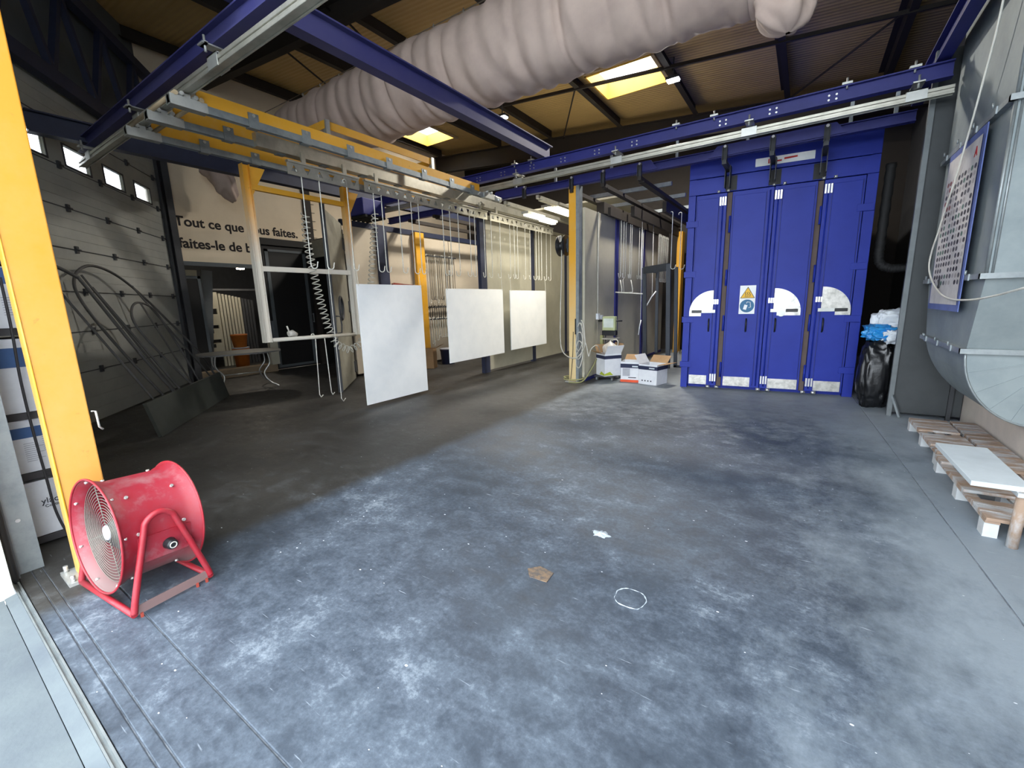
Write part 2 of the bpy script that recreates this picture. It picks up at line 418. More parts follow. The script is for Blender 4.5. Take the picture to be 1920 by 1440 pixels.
# ---- roof, falling towards the right-hand wall
def RZ(x): return 6.4-.08*(x+4)
roof = MB()
sky = [(-4.33, -2.9, 9.45, 10.75), (-11.0, -9.75, 10.15, 11.5)]
xs = sorted({-16, 1.9} | {v for q in sky for v in q[:2]}); ys = sorted({-.4, 15.2} | {v for q in sky for v in q[2:]})
for i in range(len(xs)-1):
    for j in range(len(ys)-1):
        cx, cy = (xs[i]+xs[i+1])/2, (ys[j]+ys[j+1])/2
        if any(q[0] < cx < q[1] and q[2] < cy < q[3] for q in sky): continue
        k = roof.pts([(xs[i], ys[j], RZ(xs[i])), (xs[i+1], ys[j], RZ(xs[i+1])), (xs[i+1], ys[j+1], RZ(xs[i+1])), (xs[i], ys[j+1], RZ(xs[i])),
                      (xs[i], ys[j], RZ(xs[i])+.1), (xs[i+1], ys[j], RZ(xs[i+1])+.1), (xs[i+1], ys[j+1], RZ(xs[i+1])+.1), (xs[i], ys[j+1], RZ(xs[i])+.1)])
        roof.face([k+3, k+2, k+1, k]); roof.face([k+4, k+5, k+6, k+7])
ceil = struct(roof.build('ceiling', 'roof'))
for x in (.95, -.75, -2.68, -4.62, -6.75, -8.6, -11.2, -13.2):          # purlins
    z = RZ(x)
    m = MB(); m.box(x-.008, x+.008, .3, 12.4, z-.24, z); m.box(x-.008, x+.10, .3, 12.4, z-.25, z-.235); m.box(x-.10, x+.008, .3, 12.4, z-.012, z-.001)
    m.build('purlin', 'darkbrown', ceil)
def rafter(y, x0, x1, h, w, name='rafter', mt='darkbrown'):
    m = MB()
    for za, zb, ww in ((0, .02, w), (-h, -h+.02, w), (-h, 0, .014)):
        i = m.pts([(x0, y-ww/2, RZ(x0)-.25+za), (x1, y-ww/2, RZ(x1)-.25+za), (x1, y+ww/2, RZ(x1)-.25+za), (x0, y+ww/2, RZ(x0)-.25+za),
                   (x0, y-ww/2, RZ(x0)-.25+zb), (x1, y-ww/2, RZ(x1)-.25+zb), (x1, y+ww/2, RZ(x1)-.25+zb), (x0, y+ww/2, RZ(x0)-.25+zb)])
        for q in ((0, 3, 2, 1), (4, 5, 6, 7), (0, 1, 5, 4), (1, 2, 6, 5), (2, 3, 7, 6), (3, 0, 4, 7)): m.face([i+k for k in q])
    return m.build(name, mt, ceil)
rafter(12.4, -15, 1.7, .5, .2); rafter(5.0, -13, 1.7, .32, .16)
def tie(p0, p1, r=.018): return MB().cyl(p0, p1, r, 8).build('tie_rod', 'darkbrown', ceil)
m = MB()
m.bar((-11.2, 9.62, RZ(-11.2)-.24), (1.6, 9.62, RZ(1.6)-.24), .05, .06); m.build('sag_rod', 'darkbrown', ceil)
tie((-4.62, 9.62, RZ(-4.62)-.2), (-6.3, 12.3, RZ(-6.3)-.3)); tie((-6.75, 5.1, RZ(-6.75)-.25), (-8.6, 9.6, RZ(-8.6)-.25))
tie((.95, 9.6, RZ(.95)-.2), (-.75, 12.3, RZ(-.75)-.3)); tie((-8.6, 5.0, RZ(-8.6)-.25), (-10.9, 9.6, RZ(-10.9)-.25))
tie((-4.62, 5.0, 6.15), (-6.75, 1.2, 6.3)); tie((-6.75, 5.0, 6.3), (-4.62, 1.2, 6.1))
for n, (x0, x1, y0, y1) in enumerate(sky):
    w = sroot('window_%d' % (n+1), ((x0+x1)/2, (y0+y1)/2, RZ((x0+x1)/2)))
    def zc(x): return RZ(x)
    cb = MB()
    H = .22
    for a0, a1, b0, b1 in ((x0, x0+.03, y0, y1), (x1-.03, x1, y0, y1), (x0, x1, y0, y0+.03), (x0, x1, y1-.03, y1)):
        cb.box(a0, a1, b0, b1, RZ(x1)-.03, RZ(x0)+H)
    cb.build('curb', 'curb', w)
    MB().box(x0-.02, x1+.02, y0-.02, y1+.02, RZ(x0)+H-.02, RZ(x0)+H+.0).build('pane', 'pane', w)
    fr = MB()
    for a0, a1, b0, b1 in ((x0-.06, x0, y0-.06, y1+.06), (x1, x1+.06, y0-.06, y1+.06), (x0, x1, y0-.06, y0), (x0, x1, y1, y1+.06)):
        fr.box(a0, a1, b0, b1, RZ((a0+a1)/2)-.06, RZ((a0+a1)/2)-.005)
    fr.build('window_frame', 'timber', w)

# ---- walls
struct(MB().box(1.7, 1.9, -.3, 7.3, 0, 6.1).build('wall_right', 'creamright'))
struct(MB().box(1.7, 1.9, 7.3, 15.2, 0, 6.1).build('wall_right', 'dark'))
struct(MB().box(-16, 1.7, 14.0, 14.2, 0, 7.4).build('wall_back', 'darkbrown'))
f = MB(); f.box(-16, -3.7, -.25, .2, -.02, 7.3); f.box(-3.7, 1.7, -.25, .2, 5.6, 6.7)  # door head is out of view, raised so more daylight reaches the far floor
struct(f.build('wall_front', 'plaster'))
wl = MB(); wl.box(-11.65, -11.5, 3.6, 5.75, 2.68, 7.2); wl.box(-11.65, -11.5, 5.75, 14, 0, 7.2); wl.box(-11.65, -11.5, 3.6, 3.93, 0, 2.68)
wl = struct(wl.build('wall_left', 'cream'))
text('lettering', 'Tout ce que vous faites,', 'letter', wl, (-11.498, 4.05, 3.455), (0, 1, 0), (0, 0, 1), width=2.77, embolden=.025, size=1)
text('lettering', 'faites-le de b', 'letter', wl, (-11.498, 4.06, 2.99), (0, 1, 0), (0, 0, 1), width=1.53, embolden=.025, size=1)
lt = MB().box(-11.5, -11.42, 3.9, 5.75, 2.60, 2.69); lt.build('lintel', 'greypanel', wl)
MB().box(-11.6, -11.3, 3.95, 5.75, 0, .2).build('plinth', 'plinth', wl)
MB().box(-11.56, -11.40, 7.06, 7.24, 0, 6.2).build('wall_post', 'darkbrown', wl)
m = MB()
for k in range(9): m.cyl((-11.45, 7.24, 3.5+.22*k), (-11.45, 7.36, 3.5+.22*k), .008, 6)
m.build('rungs', 'black', wl)
# back room behind the opening
br = MB(); br.box(-16, -15.8, .5, 9, 0, 3.2); br.box(-15.8, -11.65, 8.8, 9, 0, 3.2); br.box(-15.8, -11.65, .5, .7, 0, 3.2); br.box(-15.8, -11.65, .5, 9, 3.0, 3.1)
struct(br.build('wall_store', 'dark'))
# dark door in the lettered wall
d2 = sroot('door_2', (-11.45, 6.4, 0))
MB().box(-11.5, -11.40, 5.76, 7.06, 3.2, 3.36).build('door_head', 'black', d2)
MB().box(-11.5, -11.46, 5.80, 7.04, .02, 3.2).build('door_leaf', 'black', d2)
m = MB()
for a, b, c, d in ((5.86, 5.94, .1, 3.1), (6.86, 6.94, .1, 3.1), (5.86, 6.94, .06, .12), (5.86, 6.94, 3.04, 3.1)): m.box(-11.46, -11.44, a, b, c, d)
m.build('door_frame', 'greypanel', d2)
m = MB().cyl((-11.42, 6.98, 1.2), (-11.42, 6.98, 1.45), .012); m.cyl((-11.46, 6.98, 1.22), (-11.42, 6.98, 1.22), .01); m.cyl((-11.46, 6.98, 1.43), (-11.42, 6.98, 1.43), .01)
m.build('handle', 'galv', d2)

# ---- skewed wall with the sectional door
C0 = Vector((-11.5, 3.9, 0)); DD = Vector((-.7818, .6235, 0)); NN = Vector((.6235, .7818, 0))
def SK(s_, off, z): return C0+DD*s_+NN*off+Vector((0, 0, z))
def skbox(mb, s0, s1, o0, o1, z0, z1):
    i = mb.pts([SK(a, b, c) for c in (z0, z1) for a, b in ((s0, o0), (s1, o0), (s1, o1), (s0, o1))])
    for q in ((0, 3, 2, 1), (4, 5, 6, 7), (0, 1, 5, 4), (1, 2, 6, 5), (2, 3, 7, 6), (3, 0, 4, 7)): mb.face([i+k for k in q])
    return mb
m = MB(); skbox(m, -5.6, .3, -.2, -.05, 4.9, 7.3); skbox(m, -9, -5.6, -.2, -.05, 0, 7.3); skbox(m, -.1, .3, -.2, -.05, 0, 4.9)
wc = struct(m.build('wall_corner', 'greypanel'))
d1 = sroot('door_1', SK(-2.8, 0, 0))
ZJ = [0.02, .77, 1.35, 1.925, 2.53, 3.11, 3.69, 4.29, 4.9]
WIN = [(-1.12-.98*k, -.54-.98*k) for k in range(5)]
for k in range(8):
    m = MB(); z0, z1 = ZJ[k]+.006, ZJ[k+1]-.006
    if k == 6:
        skbox(m, -5.6, -.1, -.05, 0, z0, 3.745); skbox(m, -5.6, -.1, -.05, 0, 4.015, z1)
        e = [-5.6]+[v for w in reversed(WIN) for v in w]+[-.1]
        for q in range(0, len(e), 2): skbox(m, e[q], e[q+1], -.05, 0, 3.745, 4.015)
    else:
        for r_ in range(4):            # four shallow ribs per section
            a = z0+(z1-z0)*r_/4; b = z0+(z1-z0)*(r_+1)/4
            skbox(m, -5.6, -.1, -.05, 0, a, b-.012); skbox(m, -5.6, -.1, -.05, -.006, b-.012, b)
    m.build('door_section', 'doorsheet', d1)
for s0, s1 in WIN:
    m = MB(); skbox(m, s0, s1, -.03, -.022, 3.745, 4.015); m.build('pane', 'pane', d1)
    m = MB(); skbox(m, s0-.025, s0, 0, .012, 3.72, 4.04); skbox(m, s1, s1+.025, 0, .012, 3.72, 4.04); skbox(m, s0, s1, 0, .012, 3.72, 3.745); skbox(m, s0, s1, 0, .012, 4.015, 4.04)
    m.build('window_frame', 'dark', d1)
for z in ZJ[1:-1]:
    m = MB(); skbox(m, -5.6, -.1, .0, .008, z-.006, z+.006); m.build('joint_strip', 'dark', d1)
    for k in range(6):
        s_ = -.33-.98*k
        m = MB(); skbox(m, s_-.03, s_+.03, 0, .03, z-.05, z+.05); m.cyl(SK(s_-.05, .035, z), SK(s_+.05, .035, z), .014, 8); m.build('hinge', 'dark', d1)
m = MB(); skbox(m, -.14, -.04, 0, .08, 0, 5.2); skbox(m, -.2, -.14, .05, .08, 0, 5.2); m.build('door_track', 'dark', d1)
# lattice girder parallel to the door
m = MB()
for z, h in ((6.25, .16), (4.83, .2)): skbox(m, -6.2, .1, .05, .2, z-h/2, z+h/2)
g1 = m.build('girder_chord', 'navy', wc)
for k in range(6):
    a = SK(-.2-1.0*k, .12, 4.9); b = SK(-.7-1.0*k, .12, 6.2); c = SK(-1.2-1.0*k, .12, 4.9)
    MB().bar(a, b, .08, .08).build('girder_web', 'navy', wc); MB().bar(b, c, .08, .08).build('girder_web', 'navy', wc)
# trunk beam along the left bay
m = ibeam(MB(), 'Y', 1.55, 12, -8.5, 3.93, .27, .16, .018, .012); struct(m.build('trim_2', 'navy'))
m = MB(); m.box(-11.40, -11.28, 3.9, 4.02, 0, 5.6); struct(m.build('trim_3', 'dark'))

# ================================================================== CRANE STEELWORK
BLT = None
def bolt4(parent, x, y, z, dx=.075, dz=.05, r=.012):
    for a in (-1, 1):
        for b in (-1, 1):
            MB().disc((x+a*dx/2, y, z+b*dz/2), (0, -1, 0), r, .008, 8).build('bolt', 'bolt', parent)
# upper cross beam in front of the oven
b = thing('crane_beam', 'long blue steel beam with groups of bolts running above the oven doors', 'steel beam', (-3, 7, 3.86))
ibeam(MB(), 'X', -8.6, 1.12, 7.0, 3.86, .165, .11).build('beam', 'blue', b)
for x in (-5.95, -5.4, -4.83, -4.2, -3.59, -2.98, -2.37, -1.14, -.55, .07): bolt4(b, x, 6.994, 3.935)
for x in (-4.55, -4.2, -1.75, -1.25, .2, .8):
    m = MB(); m.box(x-.05, x+.05, 6.93, 7.02, 4.026, 4.05); m.cyl((x, 6.96, 3.98), (x, 6.96, 4.1), .011, 8); m.build('clamp', 'zinc', b)
# near cross beam over the left bay
b2 = thing('crane_beam', 'blue steel beam reaching from the sectional door over the yellow bridge', 'steel beam', (-4, 2.11, 3.86))
ibeam(MB(), 'X', -8.75, 1.1, 2.11, 3.86, .165, .11).build('beam', 'bluedust', b2)
# two beams lying on the cross beams
m = ibeam(MB(), 'Y', 1.2, 7.3, -4.02, 4.055, .24, .14, .016, .011)
tag(m.build('crane_beam', 'bluedust'), 'blue steel beam spanning below the cloth duct from bridge to oven side', 'steel beam')
m = ibeam(MB(), 'Y', 1.0, 8.4, 1.03, 4.055, .24, .12, .016, .011)
tag(m.build('crane_beam', 'blue'), 'blue steel beam running along the right wall beside the sheet metal duct', 'steel beam')
# aluminium tracks
def track(name, label, y, x0, x1, brs):
    t_ = thing(name, label, 'crane rail', ((x0+x1)/2, y, 3.69))
    m = MB(); m.box(x0, x1, y-.04, y+.04, 3.745, 3.78); m.box(x0, x1, y-.03, y+.03, 3.70, 3.745); m.box(x0, x1, y-.045, y-.03, 3.69, 3.712); m.box(x0, x1, y+.03, y+.045, 3.69, 3.712)
    m.build('rail', 'alu', t_, bevel=.004)
    for x in brs:
        q = MB(); q.box(x-.09, x+.09, y-.052, y-.044, 3.69, 3.80); q.box(x-.09, x+.09, y+.044, y+.052, 3.69, 3.80); q.box(x-.09, x+.09, y-.052, y+.052, 3.79, 3.80)
        hb = q.build('hanger_bracket', 'zinc', t_)
        q = MB(); q.bar((x-.05, y-.1, 3.856), (x+.05, y-.1, 3.856), .03, .02); q.box(x-.05, x+.05, y-.13, y+.13, 3.846, 3.858); q.cyl((x, y-.09, 3.80), (x, y-.09, 3.93), .011, 8); q.cyl((x, y+.09, 3.80), (x, y+.09, 3.93), .011, 8)
        q.build('suspension_clamp', 'zinc', hb)
    return t_
track('crane_rail', 'aluminium crane rail hung below the bolted blue beam at the oven', 7.0, -8.6, 1.15, (-6.3, -4.49, -2.64, -.81, .84))
track('crane_rail', 'aluminium crane rail carrying the near end of the yellow bridge', 2.11, -8.9, 1.1, (-8.37, -6.43, -4.48, -2.4))
# lower beam on the central column
lb = thing('track_beam', 'lower blue beam carrying the dark hook rails into oven and aisle', 'steel beam', (-2, 7.65, 3.66))
ibeam(MB(), 'X', -5.45, .95, 7.68, 3.665, .13, .1, .012, .01).build('beam', 'blue', lb)
for x0, x1 in ((-5.45, -4.75), (-3.75, -2.3), (-1.3, .15)):
    MB().prism([(x0-.12, 3.68), (x1+.12, 3.68), (x1, 3.83), (x0, 3.83)], lambda a, b, d: (a, d, b), 7.615, 7.627).build('web_plate', 'blue', lb)
for x in (-4.75, -3.73, -3.12, -2.475, -1.187, -.57, .056):
    m = MB(); m.box(x-.035, x-.025, 7.56, 7.62, 3.60, 3.78); m.box(x+.025, x+.035, 7.56, 7.62, 3.60, 3.78); m.box(x-.035, x+.035, 7.61, 7.62, 3.6, 3.82); m.build('stirrup', 'dark', lb)
    MB().disc((x, 7.60, 3.8), (0, -1, 0), .02, .02, 8).build('bolt', 'bolt', lb)
for x in (-5.0, -4.1, -3.0, -1.9, -.9, .3, .75):
    MB().box(x-.02, x+.02, 7.66, 7.70, 3.795, 4.05).build('strut', 'galv', lb)
for x in (-8.0, -7.2, -6.5, -5.21, -4.45, -3.73, -3.12, -2.475):
    m = MB(); m.box(x-.03, x+.03, 7.58, 13.18, 3.545, 3.61); m.box(x-.05, x+.05, 7.7, 13.18, 3.53, 3.55)
    o = m.build('hook_rail', 'darkbrown' if x != -5.21 and x != -4.45 else 'alu')
    if x < -6: tag(o, ('dark hook rail hung close to the cabin side wall', 'dark hook rail midway between cabin wall and spray booth', 'dark hook rail hung close outside the spray booth wall')[(-8.0, -7.2, -6.5).index(x)], 'rail', 'dark rails by the cabin')
    elif x < -4: tag(o, ('pale hook rail in the spray booth below the slim lights' if x < -5 else 'pale hook rail in the spray booth beside the wide light'), 'rail', 'pale rails in the spray booth')
    else: tag(o, ('dark hook rail above the spray booth side wall', 'dark hook rail down the middle of the aisle', 'dark hook rail in the aisle closest to the oven')[(-3.73, -3.12, -2.475).index(x)], 'rail', 'dark rails in the aisle')
for x, lab in ((-1.187, 'short dark rail end over the oven leaf with the curved plate by the aisle'), (-.57, 'short dark rail end crossing the white name plate of the oven'), (.056, 'short dark rail end between name plate and bin bag side of oven')):
    m = MB(); m.box(x-.03, x+.03, 7.57, 8.12, 3.55, 3.61); m.box(x-.04, x-.03, 7.95, 8.1, 3.30, 3.62); m.box(x+.03, x+.04, 7.95, 8.1, 3.30, 3.62)
    tag(m.build('rail_stub', 'dark'), lab, 'rail', 'rail ends at the oven doors')
for y, lab in ((8.6, 'first pale cross bar on the aisle rails behind the lower blue beam'), (9.7, 'second pale cross bar on the aisle rails behind the lower blue beam'), (11.0, 'third pale cross bar on the aisle rails, deepest in the aisle')):
    m = MB(); m.box(-3.8, -2.2, y-.03, y+.03, 3.61, 3.68)
    tag(m.build('cross_tie', 'galv'), lab, 'steel bar', 'cross bars over the aisle')

# yellow travelling bridge: three rails under yellow plates
br_ = thing('travelling_bridge', 'yellow travelling crane bridge with three grey rails and yellow plates', 'crane bridge', (-5.8, 4.5, 3.55))
BX = (-6.45, -5.80, -5.21)
for i, x in enumerate(BX):
    m = MB(); m.box(x-.028, x+.028, 1.95, 7.2, 3.565, 3.635); m.box(x-.034, x-.028, 1.95, 7.2, 3.56, 3.58); m.box(x+.028, x+.034, 1.95, 7.2, 3.56, 3.58)
    m.build('rail', 'galv', br_)
    MB().box(x-.006, x+.006, 2.2, 6.75, 3.63, 3.765).build('yellow_plate', 'yellow', br_)
    for k, y in enumerate((2.72, 3.33, 3.95, 4.6, 5.3, 5.95, 6.5)):
        q = MB(); q.box(x+.034, x+.042, y-.055, y+.055, 3.555, 3.70); q.box(x-.042, x-.034, y-.055, y+.055, 3.555, 3.70); q.box(x-.042, x+.042, y-.055, y+.055, 3.548, 3.558)
        kb = q.build('bracket', 'galv', br_); MB().disc((x+.042, y, 3.675), (1, 0, 0), .018, .01, 8).build('bolt', 'bolt', kb)
    for y in (2.11, 7.0):
        q = MB(); q.box(x-.05, x+.05, y-.16, y+.16, 3.552, 3.645); q.box(x-.02, x+.02, y-.03, y+.03, 3.64, 3.69)
        q.cyl((x-.07, y-.06, 3.665), (x+.07, y-.06, 3.665), .02, 10); q.cyl((x-.07, y+.06, 3.665), (x+.07, y+.06, 3.665), .02, 10)
        q.build('trolley', 'zinc', br_)
for y in (2.0, 2.22):
    m = MB(); m.cyl((-6.5, y, 3.66), (-5.15, y, 3.66), .022, 10); m.build('spacer_tube', 'timber', br_)
m = MB()
for x in (-5.93, -5.40): m.box(x-.006, x+.006, 3.75, 5.75, 3.90, 4.0)
for y in (3.75, 5.75): m.box(-5.93, -5.40, y-.006, y+.006, 3.90, 4.0)
m.build('upper_frame', 'yellow', br_)
for x in (-5.93, -5.40):
    for y in (3.78, 5.72): MB().box(x-.03, x+.03, y-.03, y+.03, 3.64, 4.01).build('upper_post', 'zinc', br_)
MB().box(-5.84, -5.70, 3.0, 10.4, 3.56, 3.72).build('cover_profile', 'alu', br_)
m = MB(); m.cyl((-5.21, 7.2, 3.6), (-5.21, 7.42, 3.6), .05, 12); m.cyl((-5.30, 7.3, 3.66), (-5.12, 7.3, 3.55), .035, 10); m.build('docking_claw', 'zinc', br_)

# load bars with triangular openings
def load_bar(y0, y1, label, mt='alu', x=-5.65, z0=3.30, z1=3.46, pitch=.18):
    n = max(1, int(round((y1-y0)/pitch))); w = (y1-y0)/n
    bm = bmesh.new()
    for k in range(n):
        a = y0+k*w; b_ = a+w; zc = (z0+z1)/2; h = .045
        outer = [(a, z0), (b_, z0), (b_, z1), (a, z1)]
        c = (a+b_)/2
        tri = [(c-.045, zc-h*.8), (c+.045, zc-h*.8), (c, zc+h)] if k % 2 == 0 else [(c-.045, zc+h*.8), (c+.045, zc+h*.8), (c, zc-h)]
        vo = [bm.verts.new((0, p[0], p[1])) for p in outer]; vt = [bm.verts.new((0, p[0], p[1])) for p in tri]
        es = [bm.edges.new((vo[i], vo[(i+1) % 4])) for i in range(4)]+[bm.edges.new((vt[i], vt[(i+1) % 3])) for i in range(3)]
        bmesh.ops.triangle_fill(bm, use_beauty=True, edges=es, use_dissolve=False)
        for fc in [f_ for f_ in bm.faces if all(v in vt for v in f_.verts)]: bm.faces.remove(fc)
    bmesh.ops.remove_doubles(bm, verts=bm.verts, dist=1e-4)
    loc = Vector((x, (y0+y1)/2, z0))
    for v in bm.verts: v.co -= loc-Vector((x, 0, 0))
    me = bpy.data.meshes.new('load_bar'); bm.to_mesh(me); bm.free(); me.materials.append(M[mt])
    o = bpy.data.objects.new('load_bar', me); COL.objects.link(o); o.location = loc
    sd = o.modifiers.new('thickness', 'SOLIDIFY'); sd.thickness = .014; sd.offset = 0
    t_ = MB(); t_.box(x-.03, x+.03, y0, y1, z1-.012, z1+.012); t_.box(x-.014, x+.014, y0+.2, y0+.26, z1, 3.60); t_.box(x-.014, x+.014, y1-.26, y1-.2, z1, 3.60)
    ROOTINV[o] = Matrix.Translation(-loc); t_.build('top_flange', mt, o)
    return tag(o, label, 'load bar')
load_bar(3.32, 4.40, 'short pale load bar with triangular openings, its hooks hanging over the air hose')
load_bar(4.50, 7.55, 'long pale load bar with triangular openings above the largest white panel')
load_bar(7.65, 10.4, 'pale load bar with triangular openings reaching into the lit spray booth')

# ---- long hooks
def hook_mesh(L=1.24, r=.008, J=.045):
    P = []
    for k in range(9):                      # top eye
        a = math.pi*1.25-k*(math.pi*1.25)/8; P.append((0, -.03+.03*math.cos(a)*1.0, .03*math.sin(a)))
    P.append((0, 0, -.06)); P.append((0, 0, -L+J))
    for k in range(1, 9):
        a = math.pi+k*math.pi/8*1.05; P.append((0, J+J*math.cos(a), -L+J+J*math.sin(a)))
    P.append((0, 2*J+.012, -L+J+.05))
    return MB().tube(P, r, 6)
HM = hook_mesh().mesh('long_hook', 'hook'); HMD = hook_mesh(1.15, .009).mesh('long_hook', 'hookdark')
def hook(loc, rz, label, group, me=None, sc=1):
    o = bpy.data.objects.new('long_hook', me or HM); COL.objects.link(o); o.location = loc; o.rotation_euler = (0, 0, rz); o.scale = (1, 1, sc)
    return tag(o, label, 'hook', group)
def by_px(px, z=2.14): return U(px, 512 if px < 800 else 522, X=-5.65).y
PANELHOOK = {665, 792, 836, 940, 958, 1025}
for px in (585, 616, 665, 712, 726, 757, 779, 792, 836, 849, 864, 885, 894, 911, 924, 940, 958, 966, 972, 986, 995, 1006, 1011, 1016, 1025, 1033):
    y = by_px(px)
    if px < 640: lab, grp = 'long pale steel hook on the short load bar, hanging free', 'free hooks on the short bar'
    elif px in PANELHOOK:
        w_ = 'the largest white panel' if px < 800 else ('the white panel outside the booth' if px < 950 else 'the white panel inside the booth')
        lab, grp = 'long pale steel hook holding up a corner of '+w_, 'hooks holding '+w_
    else:
        w_ = 'the largest white panel' if px < 800 else ('the white panel outside the booth' if px < 950 else 'the white panel inside the booth')
        lab, grp = 'empty long pale steel hook hanging above '+w_, 'empty hooks above '+w_
    hook((-5.65+.0, y, 3.37), random.uniform(-.25, .25)+(0 if px < 840 else math.pi), lab, grp)
# ---- white panels
for y0, y1, z0, z1, lab in ((4.19, 5.53, .05, 1.935, 'largest white powder coated panel, its lower edge just above the floor'),
                            (6.17, 8.02, .46, 1.885, 'white powder coated panel hanging between the largest panel and the spray booth'),
                            (8.31, 9.98, .49, 1.865, 'white powder coated panel hanging inside the spray booth entrance')):
    p = thing('powder_coated_board', lab, 'panel', (-5.65, (y0+y1)/2, z0))
    MB().box(-5.66, -5.64, y0, y1, z0, z1).build('sheet', 'white', p, bevel=.003)
    for y in (y0+.03, y1-.03):
        MB().tube([(-5.635, y, z1-.03), (-5.635, y, z1+.01), (-5.65, y, 2.14), (-5.65, y+.02, 2.16)], .004, 6).build('wire', 'hook', p)

# ---- yellow hanging frame with crossbars
hf = thing('hanging_frame', 'yellow hanging frame, white with overspray below, hung from the bridge rail', 'frame', (-6.45, 3.9, 1.1))
for y in (3.18, 4.72):
    m = MB(); m.box(-6.50, -6.40, y-.05, y-.042, 1.12, 3.53); m.box(-6.50, -6.40, y+.042, y+.05, 1.12, 3.53); m.box(-6.455, -6.445, y-.042, y+.042, 1.12, 3.53)
    m.build('post', 'yellowframe', hf)
MB().prism([(3.23, 3.52), (3.45, 3.52), (3.23, 3.12)], lambda a, b, d: (d, a, b), -6.46, -6.44).build('gusset', 'yellow', hf)
MB().prism([(4.77, 3.47), (4.98, 3.47), (4.77, 3.08)], lambda a, b, d: (d, a, b), -6.46, -6.44).build('gusset', 'yellow', hf)
MB().box(-6.48, -6.42, 3.22, 4.68, 3.22, 3.29).build('top_bar', 'yellow', hf)
MB().box(-6.48, -6.42, 3.22, 4.68, 2.13, 2.20).build('cross_bar', 'yellowframe', hf)
MB().cyl((-6.45, 3.22, 1.15), (-6.45, 4.68, 1.13), .03, 12).build('cross_bar', 'yellowframe', hf)
gun = MB(); gun.tube([(-6.45, 3.50, 1.22), (-6.45, 3.56, 1.23), (-6.45, 3.63, 1.20)], [.04, .05, .03], 10); gun.cyl((-6.45, 3.52, 1.24), (-6.45, 3.49, 1.34), .012, 8)
tag(gun.build('air_gun', 'plasticbag'), 'small pale air gun lying on the lower bar of the yellow frame', 'air gun')
for px0, py0, px1, py1, z0 in ((588, 632, 600, 745, 1.19), (606, 640, 622, 740, 1.16)):
    a = U(px0, py0, X=-6.45); c = U(px1, py1, X=-6.45)
    m = MB().tube([(-6.45, a.y-.045, z0-.05), (-6.45, a.y-.03, z0), (-6.45, a.y, z0+.005), (-6.45, a.y+.03, z0-.04), (-6.45, c.y, c.z+.05), (-6.45, c.y+.02, c.z), (-6.45, c.y+.06, c.z+.03)], .008, 6)
    tag(m.build('long_hook', 'hook'), 'thin hook rod hanging from the lower bar of the yellow frame', 'hook', 'rods on the frame bar')
m = MB().tube([(-5.65, 3.76, 2.16), (-5.66, 3.76, 2.1), (-5.67, 3.76, .25), (-5.67, 3.79, .20), (-5.67, 3.83, .24)], .005, 6)
tag(m.build('long_hook', 'hook'), 'extra long thin hook rod hanging from a load bar hook almost to the floor', 'hook')

# ---- coiled air hose
def coil(path, turns, R, r, n=7, seg=14):
    P = [Vector(p) for p in path]
    L = [0]
    for a, b_ in zip(P, P[1:]): L.append(L[-1]+(b_-a).length)
    def at_(t_):
        d = t_*L[-1]
        for k in range(len(P)-1):
            if d <= L[k+1] or k == len(P)-2:
                q = (d-L[k])/(L[k+1]-L[k]); return P[k].lerp(P[k+1], q)
    N = turns*seg; out = []
    for k in range(N+1):
        t_ = k/N; c = at_(t_); d = (at_(min(1, t_+.01))-at_(max(0, t_-.01))).normalized()
        a = d.cross(Vector((1, 0, 0))).normalized(); b_ = d.cross(a); an = 2*math.pi*turns*t_
        out.append(c+(a*math.cos(an)+b_*math.sin(an))*R)
    return MB().tube(out, r, n)
ctrl = [U(x, y, X=-6.3) for x, y in ((572, 400), (575, 450), (585, 500), (600, 560), (614, 610), (630, 645), (655, 657), (676, 645), (688, 615), (692, 570), (697, 520), (700, 460), (703, 400))]
tag(coil(ctrl, 62, .055, .008, 5, 12).build('coiled_hose', 'hosegrey'), 'coiled grey air hose sagging below the yellow hanging frame', 'hose')

# ---- left bay motor box on the rails
m = thing('rail_drive', 'small blue drive box on the dark rails beside the cabin roof', 'machine', (-8.1, 6.5, 3.46))
MB().box(-8.45, -7.9, 6.2, 6.8, 3.52, 3.86).build('housing', 'blue', m, bevel=.02)
q = MB()
for k in range(5): q.cyl((-8.47, 6.25+.12*k, 3.49), (-7.86, 6.25+.12*k, 3.49), .03, 8)
q.build('rollers', 'rubber', m)
m = ibeam(MB(), 'X', -8.9, -5.9, 7.75, 3.62, .14, .1); tag(m.build('track_beam', 'blue'), 'dark blue cross beam carrying the rails beside the spray booth', 'steel beam')

# ---- columns
def column(name, label, x0, x1, y0, y1, z1, mt, side=None):
    c = thing(name, label, 'column', ((x0+x1)/2, (y0+y1)/2, 0))
    m = MB(); m.box(x0, x1, y0, y1, .02, z1); m.build('shaft', mt, c, bevel=.006)
    MB().box(x0-.06, x1+.06, y0-.06, y1+.06, 0, .02).build('base_plate', 'plinth' if side else 'zinc', c)
    for a in (x0-.035, x1+.035):
        for b_ in (y0-.035, y1+.035): MB().cyl((a, b_, .02), (a, b_, .06), .012, 8).build('anchor_bolt', 'bolt', c)
    return c
c = column('steel_column', 'thick yellow steel column behind the red fan', -3.66, -3.555, .452, .648, 4.0, 'yellowpost')
m = MB().tube([(-3.54, .655, 1.02), (-3.53, .672, 1.02), (-3.53, .674, .92), (-3.535, .69, .90)], .006, 6); m.build('wall_hook', 'zinc', c)
m = MB(); m.tube([(-3.553, .455, 2.4), (-3.553, .46, .3)], .004, 6); m.build('edge_weld', 'yellow', c)
c = column('steel_column', 'slim yellow steel column beside the machine with grey hose', -3.80, -3.655, 7.62, 7.77, 3.66, 'yellowcol')
